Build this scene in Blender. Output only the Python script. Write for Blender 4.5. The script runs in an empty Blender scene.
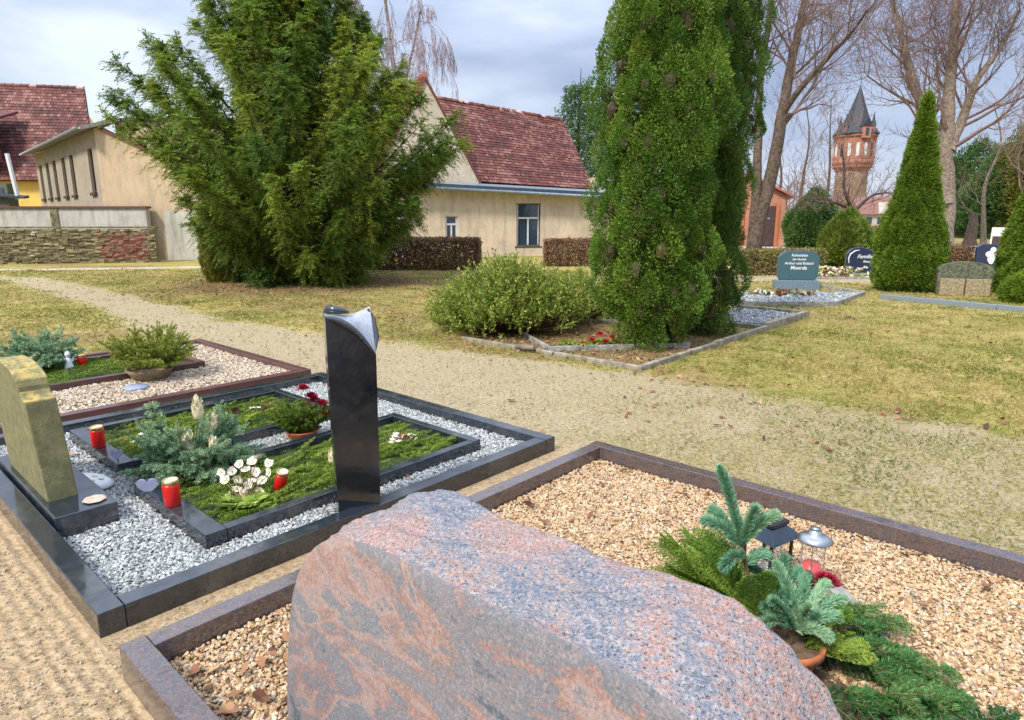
import bpy, math, random
import numpy as np
from mathutils import Vector, Matrix
random.seed(7); rng = np.random.default_rng(11)
PI = math.pi
sc = bpy.context.scene
C = sc.collection
# ------------------------------------------------------------------ camera
F, CX, CY, H = 650.0, 512.0, 360.0, 1.65
PITCH = math.atan(140 / F)
cam = bpy.data.cameras.new('camera'); co = bpy.data.objects.new('camera', cam); C.objects.link(co)
co.location = (0, 0, H); co.rotation_euler = (PI/2 - PITCH, 0, 0)
cam.sensor_width = 36; cam.lens = 36 * F / 1024; cam.clip_end = 2000; cam.clip_start = .05
sc.camera = co
A42 = math.radians(42)
UX, UY = math.sin(A42), math.cos(A42)
VX, VY = -math.cos(A42), math.sin(A42)
GROT = math.radians(48)
def W(u, v): return (u*UX + v*VX, u*UY + v*VY)
def ray(px, py):
    dx = (px-CX)/F; dy = -(py-CY)/F
    return dx, math.cos(PITCH)+dy*math.sin(PITCH), -math.sin(PITCH)+dy*math.cos(PITCH)
def G(px, py, z=0.0):          # where a photo point meets height z
    d = ray(px, py); t = (z-H)/d[2]; return (d[0]*t, d[1]*t)
def P(px, py, Y):              # a photo point at depth Y
    d = ray(px, py); t = Y/d[1]; return (d[0]*t, Y, H+d[2]*t)
# ------------------------------------------------------------------ node helpers
def mat(name):
    m = bpy.data.materials.new(name); m.use_nodes = True
    nt = m.node_tree; nt.nodes.clear()
    o = nt.nodes.new('ShaderNodeOutputMaterial'); b = nt.nodes.new('ShaderNodeBsdfPrincipled')
    nt.links.new(b.outputs[0], o.inputs[0])
    return m, nt, b
def nd(nt, t, **k):
    n = nt.nodes.new(t)
    for a, v in k.items():
        if a.startswith('i_'):
            n.inputs[a[2:].replace('_', ' ')].default_value = v
        else: setattr(n, a, v)
    return n
def coord(nt, kind='Object', scale=(1,1,1), rot=(0,0,0)):
    t = nd(nt, 'ShaderNodeTexCoord'); m = nd(nt, 'ShaderNodeMapping')
    m.inputs['Scale'].default_value = scale; m.inputs['Rotation'].default_value = rot
    nt.links.new(t.outputs[kind], m.inputs[0]); return m.outputs[0]
def noise(nt, vec, s, det=4, rough=.6, dist=0):
    n = nd(nt, 'ShaderNodeTexNoise'); n.inputs['Scale'].default_value = s; n.inputs['Detail'].default_value = det
    n.inputs['Roughness'].default_value = rough; n.inputs['Distortion'].default_value = dist
    if vec is not None: nt.links.new(vec, n.inputs['Vector'])
    return n.outputs['Fac']
def ramp(nt, fac, stops, interp='LINEAR'):
    r = nd(nt, 'ShaderNodeValToRGB'); cr = r.color_ramp; cr.interpolation = interp
    while len(cr.elements) < len(stops): cr.elements.new(.5)
    for e, (p, c) in zip(cr.elements, stops):
        e.position = p; e.color = (*c, 1) if len(c) == 3 else c
    nt.links.new(fac, r.inputs[0]); return r.outputs[0]
def mix(nt, fac, a, b, mode='MIX'):
    m = nd(nt, 'ShaderNodeMix', data_type='RGBA', blend_type=mode)
    for sock, v in ((m.inputs[0], fac), (m.inputs[6], a), (m.inputs[7], b)):
        if hasattr(v, 'is_linked'): nt.links.new(v, sock)
        elif isinstance(v, (int, float)): sock.default_value = v
        else: sock.default_value = (*v, 1)
    return m.outputs[2]
def mth(nt, op, a, b=0.0, clamp=False):
    m = nd(nt, 'ShaderNodeMath', operation=op, use_clamp=clamp)
    for s, v in ((m.inputs[0], a), (m.inputs[1], b)):
        if hasattr(v, 'is_linked'): nt.links.new(v, s)
        else: s.default_value = v
    return m.outputs[0]
def bump(nt, b, h, strength=.5, dist=.01):
    n = nd(nt, 'ShaderNodeBump'); n.inputs['Strength'].default_value = strength; n.inputs['Distance'].default_value = dist
    nt.links.new(h, n.inputs['Height']); nt.links.new(n.outputs[0], b.inputs['Normal'])
def attr(nt, name='tint'):
    return nd(nt, 'ShaderNodeAttribute', attribute_name=name)
def col(nt, b, c):
    if hasattr(c, 'is_linked'): nt.links.new(c, b.inputs['Base Color'])
    else: b.inputs['Base Color'].default_value = (*c, 1)
def simple(name, c, rough=.6, metal=0, var=.15, s=20, bmp=0, bs=80, spec=.5):
    m, nt, b = mat(name)
    v = coord(nt); n = noise(nt, v, s)
    lo = tuple(x*(1-var*1.6) for x in c); hi = tuple(min(1, x*(1+var*1.3)) for x in c)
    col(nt, b, ramp(nt, n, [(.3, lo), (.7, hi)]))
    b.inputs['Roughness'].default_value = rough; b.inputs['Metallic'].default_value = metal
    b.inputs['Specular IOR Level'].default_value = spec
    if bmp: bump(nt, b, noise(nt, v, bs), bmp, .01)
    return m
def tinted(name, stops, rough=.6, bmp=0, spec=.4, trans=0, interp='LINEAR'):
    m, nt, b = mat(name)
    col(nt, b, ramp(nt, attr(nt).outputs['Fac'], stops, interp))
    b.inputs['Roughness'].default_value = rough; b.inputs['Specular IOR Level'].default_value = spec
    if bmp: bump(nt, b, noise(nt, coord(nt), 150), bmp, .004)
    if trans:
        o = [n for n in nt.nodes if n.type == 'OUTPUT_MATERIAL'][0]
        t = nd(nt, 'ShaderNodeBsdfTranslucent'); ms = nd(nt, 'ShaderNodeMixShader'); ms.inputs[0].default_value = trans
        nt.links.new(ramp(nt, attr(nt).outputs['Fac'], stops), t.inputs[0])
        nt.links.new(b.outputs[0], ms.inputs[1]); nt.links.new(t.outputs[0], ms.inputs[2]); nt.links.new(ms.outputs[0], o.inputs[0])
    return m
# ------------------------------------------------------------------ mesh builder
class A:
    def __init__(s): s.v = []; s.l = []; s.n = []; s.t = []; s.m = []; s.c = 0
    def add(s, v, f, tint=.5, m=0):
        v = np.asarray(v, float).reshape(-1, 3); k = len(v)
        s.v.append(v)
        if isinstance(f, np.ndarray):
            s.l.append((f + s.c).ravel()); s.n.append(np.full(len(f), f.shape[1])); nf = len(f)
        else:
            s.l.append(np.array([i + s.c for q in f for i in q])); s.n.append(np.array([len(q) for q in f])); nf = len(f)
        s.t.append(np.broadcast_to(np.asarray(tint, float), (k,)).copy()); s.m.append(np.full(nf, m)); s.c += k
        return s
    def box(s, x0, x1, y0, y1, z0, z1, rot=0, piv=(0, 0), tint=.5, m=0):
        v = np.array([(x, y, z) for z in (z0, z1) for x, y in ((x0, y0), (x1, y0), (x1, y1), (x0, y1))], float)
        if rot:
            c, n = math.cos(rot), math.sin(rot); d = v[:, :2] - piv
            v[:, :2] = np.c_[d[:, 0]*c - d[:, 1]*n, d[:, 0]*n + d[:, 1]*c] + piv
        return s.add(v, BOXF, tint, m)
    def hexa(s, pts, tint=.5, m=0):      # 8 corner points, bottom ring then top ring
        return s.add(pts, BOXF, tint, m)
    def prism(s, poly, z0, z1, tint=.5, m=0):   # poly in xy (ccw)
        n = len(poly); v = [(x, y, z0) for x, y in poly] + [(x, y, z1) for x, y in poly]
        f = [list(range(n))[::-1], list(range(n, 2*n))] + [[i, (i+1) % n, n+(i+1) % n, n+i] for i in range(n)]
        return s.add(v, f, tint, m)
    def lathe(s, prof, seg=24, cx=0, cy=0, cz=0, tint=.5, cap=True, m=0):
        v = []; f = []
        for r, z in prof:
            for k in range(seg):
                a = 2*PI*k/seg; v.append((cx + r*math.cos(a), cy + r*math.sin(a), cz + z))
        for i in range(len(prof)-1):
            for k in range(seg):
                k2 = (k+1) % seg; f.append([i*seg+k, i*seg+k2, (i+1)*seg+k2, (i+1)*seg+k])
        if cap: f.append(list(range(seg))[::-1]); f.append([(len(prof)-1)*seg+k for k in range(seg)])
        return s.add(v, f, tint, m)
    def tube(s, pts, rad, sides=8, tint=.5, m=0):
        pts = [Vector(p) for p in pts]; n = len(pts)
        if not hasattr(rad, '__len__'): rad = [rad]*n
        v = []; D_ = pts[-1]-pts[0]; up = min((Vector((1, .07, .03)), Vector((.05, 1, .02)), Vector((.02, .06, 1))), key=lambda q_: abs(q_.dot(D_)))
        for i, p in enumerate(pts):
            d = (pts[min(i+1, n-1)] - pts[max(i-1, 0)]).normalized()
            a = d.cross(up)
            if a.length < .05: a = d.cross(Vector((1, 0, 0)))
            a.normalize(); b = d.cross(a)
            for k in range(sides):
                t = 2*PI*k/sides; v.append(p + (a*math.cos(t) + b*math.sin(t))*rad[i])
        f = [[i*sides+k, i*sides+(k+1) % sides, (i+1)*sides+(k+1) % sides, (i+1)*sides+k] for i in range(n-1) for k in range(sides)]
        f.append(list(range(sides))); f.append([(n-1)*sides+k for k in range(sides)][::-1])
        return s.add([tuple(q) for q in v], f, tint, m)
    def build(s, name, mats, parent=None, smooth=False, bevel=0, loc=None, rotz=0, bseg=2):
        V = np.concatenate(s.v); L = np.concatenate(s.l).astype(np.int32); N = np.concatenate(s.n).astype(np.int32)
        me = bpy.data.meshes.new(name)
        me.vertices.add(len(V)); me.vertices.foreach_set('co', V.astype(np.float32).ravel())
        me.loops.add(len(L)); me.loops.foreach_set('vertex_index', L)
        me.polygons.add(len(N)); st = np.concatenate([[0], np.cumsum(N)[:-1]]).astype(np.int32)
        me.polygons.foreach_set('loop_start', st)
        try: me.polygons.foreach_set('loop_total', N)
        except Exception: pass
        me.polygons.foreach_set('use_smooth', np.full(len(N), smooth))
        if not isinstance(mats, (list, tuple)): mats = [mats]
        for x in mats: me.materials.append(x)
        me.polygons.foreach_set('material_index', np.concatenate(s.m).astype(np.int32))
        at = me.attributes.new('tint', 'FLOAT', 'POINT'); at.data.foreach_set('value', np.concatenate(s.t).astype(np.float32))
        me.update(calc_edges=True); me.validate()
        o = bpy.data.objects.new(name, me); C.objects.link(o)
        if parent: o.parent = parent
        if loc: o.location = loc
        if rotz: o.rotation_euler.z = rotz
        if bevel:
            b = o.modifiers.new('bevel', 'BEVEL'); b.width = bevel; b.segments = bseg; b.limit_method = 'ANGLE'; b.angle_limit = math.radians(35)
        return o
BOXF = np.array([(3, 2, 1, 0), (4, 5, 6, 7), (0, 1, 5, 4), (1, 2, 6, 5), (2, 3, 7, 6), (3, 0, 4, 7)])
def tag(o, label, cat, group=None, kind=None):
    o['label'] = label; o['category'] = cat
    if group: o['group'] = group
    if kind: o['kind'] = kind
    return o
def thing(name, label, cat, loc=(0, 0, 0), rotz=0, group=None):
    o = bpy.data.objects.new(name, None); C.objects.link(o); o.empty_display_size = .2
    o.location = loc if len(loc) == 3 else (*loc, 0); o.rotation_euler = (0, 0, rotz)
    return tag(o, label, cat, group)
def struct(o): o['kind'] = 'structure'; return o
def dup(o, loc=None, rotz=None, label=None, parent=None, rot=None, scale=None):
    c = o.copy(); C.objects.link(c); c.parent = parent
    if loc is not None: c.location = loc
    if rotz is not None: c.rotation_euler = (0, 0, rotz)
    if rot is not None: c.rotation_euler = rot
    if scale is not None: c.scale = (scale,)*3
    if label: c['label'] = label
    for ch in list(o.children): dup(ch, parent=c)
    return c
def nrm(a): return a/np.maximum(np.linalg.norm(a, axis=-1, keepdims=True), 1e-9)
def rvec(n): return nrm(rng.normal(size=(n, 3)))
def leaves(a, p, d, L, Wd, tint, wv=None, m=0, mid=.5):    # rhombic leaves at p pointing along d
    n = len(p); d = nrm(d)
    if wv is None: wv = np.cross(d, rvec(n))
    wv = nrm(wv)
    L = np.broadcast_to(L, (n,))[:, None]; Wd = np.broadcast_to(Wd, (n,))[:, None]
    v = np.stack([p, p + d*L*mid + wv*Wd/2, p + d*L, p + d*L*mid - wv*Wd/2], 1).reshape(-1, 3)
    f = np.arange(4*n).reshape(n, 4)
    a.add(v, f, np.repeat(np.broadcast_to(tint, (n,)), 4), m)
def segs(a, p0, p1, r0, r1, sides=3, tint=.5, m=0):       # many tapered prisms
    p0 = np.asarray(p0, float); p1 = np.asarray(p1, float); n = len(p0)
    if n == 0: return
    d = nrm(p1-p0); ref = np.where(np.abs(d[:, 2:3]) > .9, np.array([[1., 0, 0]]), np.array([[0, 0, 1.]]))
    x = nrm(np.cross(d, ref)); y = np.cross(d, x)
    r0 = np.broadcast_to(r0, (n,))[:, None]; r1 = np.broadcast_to(r1, (n,))[:, None]
    v = []
    for P_, r in ((p0, r0), (p1, r1)):
        for k in range(sides):
            t = 2*PI*k/sides; v.append(P_ + (x*math.cos(t) + y*math.sin(t))*r)
    v = np.stack(v, 1).reshape(-1, 3)
    base = (np.arange(n)*2*sides)[:, None]
    f = np.concatenate([base + np.array([[k, (k+1) % sides, sides+(k+1) % sides, sides+k]]) for k in range(sides)])
    a.add(v, f, np.repeat(np.broadcast_to(tint, (n,)), 2*sides), m)
ICO = None
def ico():
    t = (1+5**.5)/2
    v = nrm(np.array([(-1,t,0),(1,t,0),(-1,-t,0),(1,-t,0),(0,-1,t),(0,1,t),(0,-1,-t),(0,1,-t),(t,0,-1),(t,0,1),(-t,0,-1),(-t,0,1)], float))
    f = np.array([(0,11,5),(0,5,1),(0,1,7),(0,7,10),(0,10,11),(1,5,9),(5,11,4),(11,10,2),(10,7,6),(7,1,8),(3,9,4),(3,4,2),(3,2,6),(3,6,8),(3,8,9),(4,9,5),(2,4,11),(6,2,10),(8,6,7),(9,8,1)])
    return v, f
IV, IF = ico()
def pebbles(a, xy, z, size, tint, flat=.6, long=1.5):
    n = len(xy)
    if n == 0: return
    V = np.repeat(IV[None], n, 0) * (1 + rng.uniform(-.22, .22, (n, 12, 1)))
    sz = np.broadcast_to(size, (n,))*rng.uniform(.65, 1.35, n)
    V = V * np.stack([sz*rng.uniform(1, long, n), sz, sz*rng.uniform(flat*.7, flat*1.2, n)], 1)[:, None, :] * .5
    R = rot_rand(n, .5)
    V = np.einsum('nij,nkj->nki', R, V) + np.concatenate([xy, np.broadcast_to(z, (n,))[:, None]], 1)[:, None, :]
    f = (IF[None] + (np.arange(n)*12)[:, None, None]).reshape(-1, 3)
    a.add(V.reshape(-1, 3), f, np.repeat(tint, 12))
def rot_rand(n, tilt):
    a = rng.uniform(0, 2*PI, n); b = rng.normal(0, tilt, n); c = rng.normal(0, tilt, n)
    ca, sa, cb, sb, cc, s_ = np.cos(a), np.sin(a), np.cos(b), np.sin(b), np.cos(c), np.sin(c)
    Z = np.zeros(n); O = np.ones(n)
    Rz = np.stack([ca, -sa, Z, sa, ca, Z, Z, Z, O], 1).reshape(n, 3, 3)
    Rx = np.stack([O, Z, Z, Z, cb, -sb, Z, sb, cb], 1).reshape(n, 3, 3)
    Ry = np.stack([cc, Z, s_, Z, O, Z, -s_, Z, cc], 1).reshape(n, 3, 3)
    return Rz @ Rx @ Ry
# smooth value noise in 2D for shaping
_T = rng.random((256, 256))
def vn(x, y, s=1.0):
    x = np.asarray(x)*s; y = np.asarray(y)*s
    xi = np.floor(x).astype(int); yi = np.floor(y).astype(int); fx = x-xi; fy = y-yi
    fx = fx*fx*(3-2*fx); fy = fy*fy*(3-2*fy)
    g = lambda i, j: _T[i % 256, j % 256]
    return (g(xi, yi)*(1-fx)+g(xi+1, yi)*fx)*(1-fy) + (g(xi, yi+1)*(1-fx)+g(xi+1, yi+1)*fx)*fy
def fbm(x, y, s=1.0, o=4):
    r = 0; a = .5; t = 0
    for k in range(o): r = r + a*vn(np.asarray(x)+17*k, np.asarray(y)-9*k, s); t += a; a *= .55; s *= 2.1
    return r/t
# ------------------------------------------------------------------ materials
def granite_dark():
    m, nt, b = mat('black_granite'); v = coord(nt)
    sp = noise(nt, v, 220, 3, .7)
    base = ramp(nt, sp, [(.35, (.009, .013, .018)), (.62, (.022, .03, .04)), (.78, (.09, .11, .13))])
    du = ramp(nt, noise(nt, v, 3.5, 8, .75, .6), [(.5, (0,)*3), (.72, (.55,)*3)])
    col(nt, b, mix(nt, du, base, (.13, .12, .10)))
    b.inputs['Specular IOR Level'].default_value = 1.0; nt.links.new(ramp(nt, noise(nt, v, 9, 5), [(.4, (.06,)*3), (.75, (.34,)*3)]), b.inputs['Roughness'])
    return m
def granite_multi(name, stops, s=2.2, rough=.18, stretch=(1, 1, 1), rot=(0, 0, 0), grain=.5, bmp=0, dist=1.6, wht=.35, fine=0, spec=.5):
    m, nt, b = mat(name); v = coord(nt, 'Object', stretch, rot)
    w = noise(nt, v, s, 5, .62, dist)
    o = coord(nt)
    if fine: w = mth(nt, 'ADD', mth(nt, 'MULTIPLY', w, 1-fine), mth(nt, 'MULTIPLY', mth(nt, 'ADD', mth(nt, 'MULTIPLY', mth(nt, 'SUBTRACT', noise(nt, o, 75, 4, .7), .5), 1.5), .5), fine))
    c = ramp(nt, w, stops)
    g = noise(nt, o, 190, 3, .75)
    g2 = noise(nt, o, 120, 2, .7)
    c = mix(nt, mth(nt, 'MULTIPLY', ramp(nt, g, [(.54, (0,)*3), (.63, (1,)*3)]), grain), c, (.016, .018, .024))
    c = mix(nt, mth(nt, 'MULTIPLY', ramp(nt, g2, [(.52, (0,)*3), (.62, (1,)*3)]), wht), c, (.50, .44, .41))
    col(nt, b, c)
    b.inputs['Roughness'].default_value = rough; b.inputs['Specular IOR Level'].default_value = spec
    if bmp:
        h = mth(nt, 'ADD', noise(nt, o, 26, 6, .7), mth(nt, 'MULTIPLY', noise(nt, o, 130, 3, .7), .5)); bump(nt, b, h, bmp, .012)
    return m
M = {}
M['dark'] = granite_dark()
M['kerb1'] = granite_multi('brown_grey_granite', [(.3, (.03, .03, .036)), (.42, (.07, .055, .055)), (.5, (.13, .085, .07)), (.57, (.065, .06, .07)), (.7, (.12, .10, .10))], 8, .12, (1, 1, 2.2), grain=.4, wht=.12, fine=.25, spec=1.0)
M['kerb3'] = granite_multi('red_brown_granite', [(.3, (.05, .028, .03)), (.5, (.12, .05, .045)), (.7, (.07, .05, .055))], 5, .28, grain=.3, wht=.05)
M['polish'] = granite_multi('polished_pink_granite', [(.28, (.035, .06, .09)), (.38, (.08, .12, .16)), (.43, (.22, .2, .21)), (.47, (.15, .175, .21)), (.51, (.31, .18, .15)), (.54, (.35, .26, .24)), (.58, (.15, .175, .21)), (.64, (.21, .21, .23)), (.69, (.33, .19, .155)), (.75, (.11, .14, .18))], 2.3, .32, (1.0, .5, 1.6), (math.radians(48), 0, 0), .5, dist=1.0, wht=.3, fine=.07, spec=.8)
M['rough'] = granite_multi('rough_pink_granite', [(.28, (.08, .10, .14)), (.40, (.18, .21, .26)), (.46, (.3, .26, .26)), (.53, (.43, .23, .17)), (.6, (.27, .27, .3)), (.68, (.42, .33, .30)), (.78, (.12, .14, .18))], 3.4, .6, (.8, .6, 1.3), (.75, .2, .3), .9, bmp=1.1, dist=1.0, wht=.55, fine=.3)
M['greystone'] = simple('grey_granite', (.2, .24, .27), .4, 0, .25, 60)
M['sandkerb'] = simple('weathered_stone', (.27, .24, .18), .9, 0, .35, 9, .6, 60)
M['concrete'] = simple('pale_stone', (.3, .29, .26), .85, 0, .3, 12, .4, 50)
def lichen_stone():
    m, nt, b = mat('lichen_sandstone'); v = coord(nt)
    c = ramp(nt, noise(nt, v, 16, 6, .7), [(.3, (.045, .05, .018)), (.5, (.12, .12, .035)), (.7, (.22, .21, .08))])
    g = nd(nt, 'ShaderNodeNewGeometry'); s = nd(nt, 'ShaderNodeSeparateXYZ'); nt.links.new(g.outputs['Normal'], s.inputs[0])
    up = mth(nt, 'MULTIPLY', ramp(nt, s.outputs['Z'], [(.3, (0,)*3), (.6, (1,)*3)]), ramp(nt, noise(nt, v, 22, 6, .7), [(.42, (0,)*3), (.58, (.9,)*3)]))
    col(nt, b, mix(nt, up, mix(nt, .2, c, (.42, .38, .25)), mix(nt, noise(nt, v, 60), (.42, .25, .02), (.6, .48, .2))))
    b.inputs['Roughness'].default_value = .95; bump(nt, b, noise(nt, v, 70, 6, .7), .7, .01); return m
M['lichen'] = lichen_stone()
M['peb1'] = tinted('tan_gravel', [(0, (.15, .09, .05)), (.15, (.28, .16, .08)), (.4, (.43, .28, .145)), (.65, (.56, .39, .22)), (.85, (.66, .53, .37)), (1, (.3, .27, .25))], .7)
M['peb2'] = tinted('grey_gravel', [(0, (.1, .11, .1)), (.3, (.26, .27, .26)), (.7, (.44, .46, .45)), (1, (.68, .69, .68))], .75)
M['peb3'] = tinted('buff_gravel', [(0, (.2, .14, .09)), (.4, (.42, .33, .23)), (.8, (.6, .5, .38)), (1, (.7, .65, .55))], .75)
M['sand'] = tinted('path_grit', [(0, (.13, .1, .06)), (.5, (.32, .26, .17)), (1, (.52, .46, .34))], .9)
M['bed1'] = simple('gravel_bed', (.22, .15, .09), .95, 0, .4, 60, .8, 90)
M['bed2'] = simple('grey_gravel_bed', (.16, .165, .16), .95, 0, .4, 60, .8, 90)
M['bed3'] = simple('moss_bed', (.05, .07, .02), .95, 0, .4, 30, .8, 90)
M['soil'] = simple('soil', (.14, .09, .055), .95, 0, .45, 14, .9, 60)
M['leaf'] = tinted('dry_leaf', [(0, (.08, .035, .02)), (.35, (.2, .08, .04)), (.7, (.34, .17, .08)), (1, (.46, .3, .16))], .8)
M['black'] = granite_dark(); M['black'].name = 'jet_black_granite'
for e_ in [n for n in M['black'].node_tree.nodes if n.type == 'VALTORGB' and n.color_ramp.elements[0].color[0] < .05]:
    for q_ in e_.color_ramp.elements: q_.color = [x*.45 for x in q_.color[:3]]+[1]
M['bark'] = simple('bark', (.105, .072, .05), .9, 0, .45, 12, 1, 30)
M['steeld'] = simple('dark_fascia_metal', (.07, .10, .13), .45, .5, .15, 5)
M['bark_pale'] = simple('pale_bark', (.22, .17, .13), .9, 0, .4, 8, 1, 25)
M['twig'] = simple('twig_bark', (.19, .12, .10), .85, 0, .2, 4)
M['twig_pink'] = simple('birch_twig', (.36, .29, .32), .85, 0, .2, 4)
def fol(name, a_, b_, c_, trans=.25, rough=.6): return tinted(name, [(0, a_), (.5, b_), (1, c_)], rough, 0, .3, trans)
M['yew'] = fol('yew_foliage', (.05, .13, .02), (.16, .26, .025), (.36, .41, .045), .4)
M['col'] = fol('cypress_foliage', (.045, .12, .018), (.12, .225, .025), (.27, .34, .045), .3)
M['coldark'] = fol('dark_cypress_foliage', (.04, .11, .02), (.10, .19, .03), (.22, .29, .045), .3)
M['arb'] = fol('arborvitae_foliage', (.06, .13, .015), (.14, .23, .02), (.26, .34, .035), .3)
M['bush'] = fol('spreading_foliage', (.09, .17, .02), (.24, .34, .04), (.48, .52, .12), .35)
M['olive'] = fol('olive_foliage', (.08, .09, .015), (.19, .19, .03), (.3, .28, .05), .3)
M['far'] = fol('far_evergreen', (.03, .09, .03), (.07, .15, .035), (.15, .22, .05), .3)
M['fargreen'] = fol('light_evergreen', (.09, .14, .02), (.19, .27, .04), (.32, .38, .07), .3)
M['hedge'] = tinted('beech_hedge_leaf', [(0, (.09, .04, .025)), (.35, (.24, .12, .07)), (.65, (.33, .2, .1)), (.8, (.17, .19, .05)), (1, (.22, .27, .06))], .75, trans=.2)
M['blue'] = fol('blue_fir_needle', (.08, .24, .13), (.24, .48, .3), (.5, .64, .38), .25, .45)
M['bluep'] = fol('spruce_needle', (.08, .20, .10), (.24, .40, .23), (.5, .58, .33), .25, .5)
M['thuja'] = fol('thuja_spray', (.05, .12, .015), (.13, .24, .025), (.32, .40, .06), .25, .5)
M['fir'] = fol('fir_needle', (.015, .06, .02), (.04, .14, .03), (.13, .26, .07), .2, .4)
M['moss'] = fol('moss_bough', (.05, .10, .015), (.14, .23, .02), (.36, .42, .07), .25, .6)
M['twigfir'] = fol('cut_fir_needle', (.12, .17, .02), (.28, .33, .05), (.48, .5, .1), .25, .5)
M['grass'] = tinted('grass_blade', [(0, (.09, .13, .02)), (.3, (.2, .22, .04)), (.6, (.36, .3, .09)), (1, (.5, .41, .2))], .8, trans=.3)
M['stem'] = simple('woody_stem', (.16, .09, .04), .8, 0, .3, 30)
M['terracotta'] = simple('terracotta', (.42, .13, .05), .7, 0, .2, 20, .2)
M['redpl'] = simple('red_candle_plastic', (.62, .012, .01), .3, 0, .1, 10)
M['gold'] = simple('brass_lid', (.62, .42, .15), .35, .9, .2, 30)
M['cream'] = simple('candle_wax', (.75, .66, .5), .6, 0, .1, 20)
M['slate'] = simple('slate_heart', (.27, .30, .42), .6, 0, .1, 30)
M['white'] = simple('white_glaze', (.72, .72, .72), .35, 0, .06, 10)
M['petal'] = simple('white_petal', (.8, .76, .62), .6, 0, .08, 30)
M['yellow'] = simple('yellow_stamen', (.6, .42, .04), .7, 0, .2, 30)
M['creambud'] = simple('cream_bud', (.86, .70, .44), .6, 0, .3, 12)
M['rose'] = simple('burgundy_petal', (.3, .008, .03), .55, 0, .3, 25)
M['redpet'] = simple('red_petal', (.55, .01, .02), .55, 0, .3, 25)
M['cone'] = simple('pine_cone_scale', (.15, .065, .035), .75, 0, .35, 25)
M['wicker'] = simple('wicker', (.3, .22, .12), .8, 0, .4, 60, .8, 120)
M['blackpl'] = simple('black_plastic', (.012, .013, .016), .4, 0, .2, 20)
M['solar'] = simple('solar_panel', (.018, .03, .05), .12, 0, .2, 20)
M['pewter'] = simple('pewter_metal', (.4, .42, .44), .35, .9, .12, 20)
M['steel'] = simple('zinc_metal', (.28, .33, .36), .45, .6, .15, 5)
M['wood_dark'] = simple('dark_door_wood', (.055, .028, .025), .6, 0, .3, 6)
M['wood_white'] = simple('white_frame_paint', (.6, .6, .58), .5, 0, .08, 8)
M['wood_brown'] = simple('brown_frame_paint', (.06, .045, .04), .5, 0, .2, 8)
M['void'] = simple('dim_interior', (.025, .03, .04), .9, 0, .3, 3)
M['curtain'] = simple('net_curtain', (.45, .45, .42), .9, 0, .1, 6)
def glass(name='window_glass', c=(.03, .05, .08), r=.06):
    m, nt, b = mat(name); col(nt, b, c); b.inputs['Roughness'].default_value = r; b.inputs['Specular IOR Level'].default_value = .8
    bump(nt, b, noise(nt, coord(nt), 1.5), .15, .05); return m
M['glass'] = glass()
def clear():
    m, nt, b = mat('clear_glass'); col(nt, b, (.9, .92, .92)); b.inputs['Roughness'].default_value = .03
    b.inputs['Alpha'].default_value = .1; return m
M['clear'] = clear()
def plaster(name, c, stain=.5, base=(.3, .26, .2)):
    m, nt, b = mat(name); v = coord(nt)
    n1 = noise(nt, v, .9, 6, .65, .5); n2 = noise(nt, v, 7, 6, .7); vs = coord(nt, 'Object', (3.2, 3.2, .45)); n3 = noise(nt, vs, 1.3, 5, .65)
    cc = ramp(nt, n1, [(.3, tuple(x*.74 for x in c)), (.5, c), (.7, tuple(min(1, x*1.12) for x in c))])
    cc = mix(nt, mth(nt, 'MULTIPLY', ramp(nt, n3, [(.48, (0,)*3), (.7, (1,)*3)]), stain), cc, base)
    cc = mix(nt, mth(nt, 'MULTIPLY', ramp(nt, n2, [(.5, (0,)*3), (.66, (1,)*3)]), .35), cc, tuple(x*.7 for x in c))
    col(nt, b, cc); b.inputs['Roughness'].default_value = .92; bump(nt, b, n2, .5, .03); return m
M['plaster'] = plaster('cream_plaster', (.62, .50, .36), .6)
M['gable'] = plaster('bare_gable_render', (.58, .49, .36), .5, (.26, .22, .17))
M['beige'] = plaster('beige_plaster', (.53, .40, .25), .6)
M['beige2'] = plaster('grey_beige_plaster', (.33, .28, .20), .4)
M['whiteplaster'] = plaster('pale_render', (.5, .47, .4), .6, (.18, .17, .1))
M['yellowwall'] = plaster('yellow_render', (.75, .52, .12), .15)
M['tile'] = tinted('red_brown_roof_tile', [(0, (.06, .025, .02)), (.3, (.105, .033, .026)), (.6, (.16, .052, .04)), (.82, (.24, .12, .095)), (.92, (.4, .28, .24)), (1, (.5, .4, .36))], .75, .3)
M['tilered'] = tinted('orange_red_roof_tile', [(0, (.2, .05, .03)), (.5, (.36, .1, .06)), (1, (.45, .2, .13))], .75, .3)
M['stone'] = tinted('rubble_stone', [(0, (.08, .07, .035)), (.4, (.2, .165, .085)), (.7, (.34, .28, .15)), (.9, (.46, .4, .26)), (.91, (.2, .06, .045)), (1, (.32, .16, .12))], .95, .5)
M['mortar'] = simple('mossy_mortar', (.17, .15, .08), .95, 0, .4, 5, .5, 40)
def brick(name, c1, c2, mo, s=1.0):
    m, nt, b = mat(name); v = coord(nt, 'Object', (1, 1, 1), (PI/2, 0, 0))
    t = nd(nt, 'ShaderNodeTexBrick'); nt.links.new(v, t.inputs['Vector'])
    t.inputs['Color1'].default_value = (*c1, 1); t.inputs['Color2'].default_value = (*c2, 1); t.inputs['Mortar'].default_value = (*mo, 1)
    t.inputs['Scale'].default_value = s; t.inputs['Brick Width'].default_value = .25; t.inputs['Row Height'].default_value = .08; t.inputs['Mortar Size'].default_value = .008
    n = noise(nt, v, 1.2, 5); col(nt, b, mix(nt, .5, t.outputs[0], ramp(nt, n, [(.3, tuple(x*.6 for x in c1)), (.7, c2)])))
    b.inputs['Roughness'].default_value = .9; return m
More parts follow.
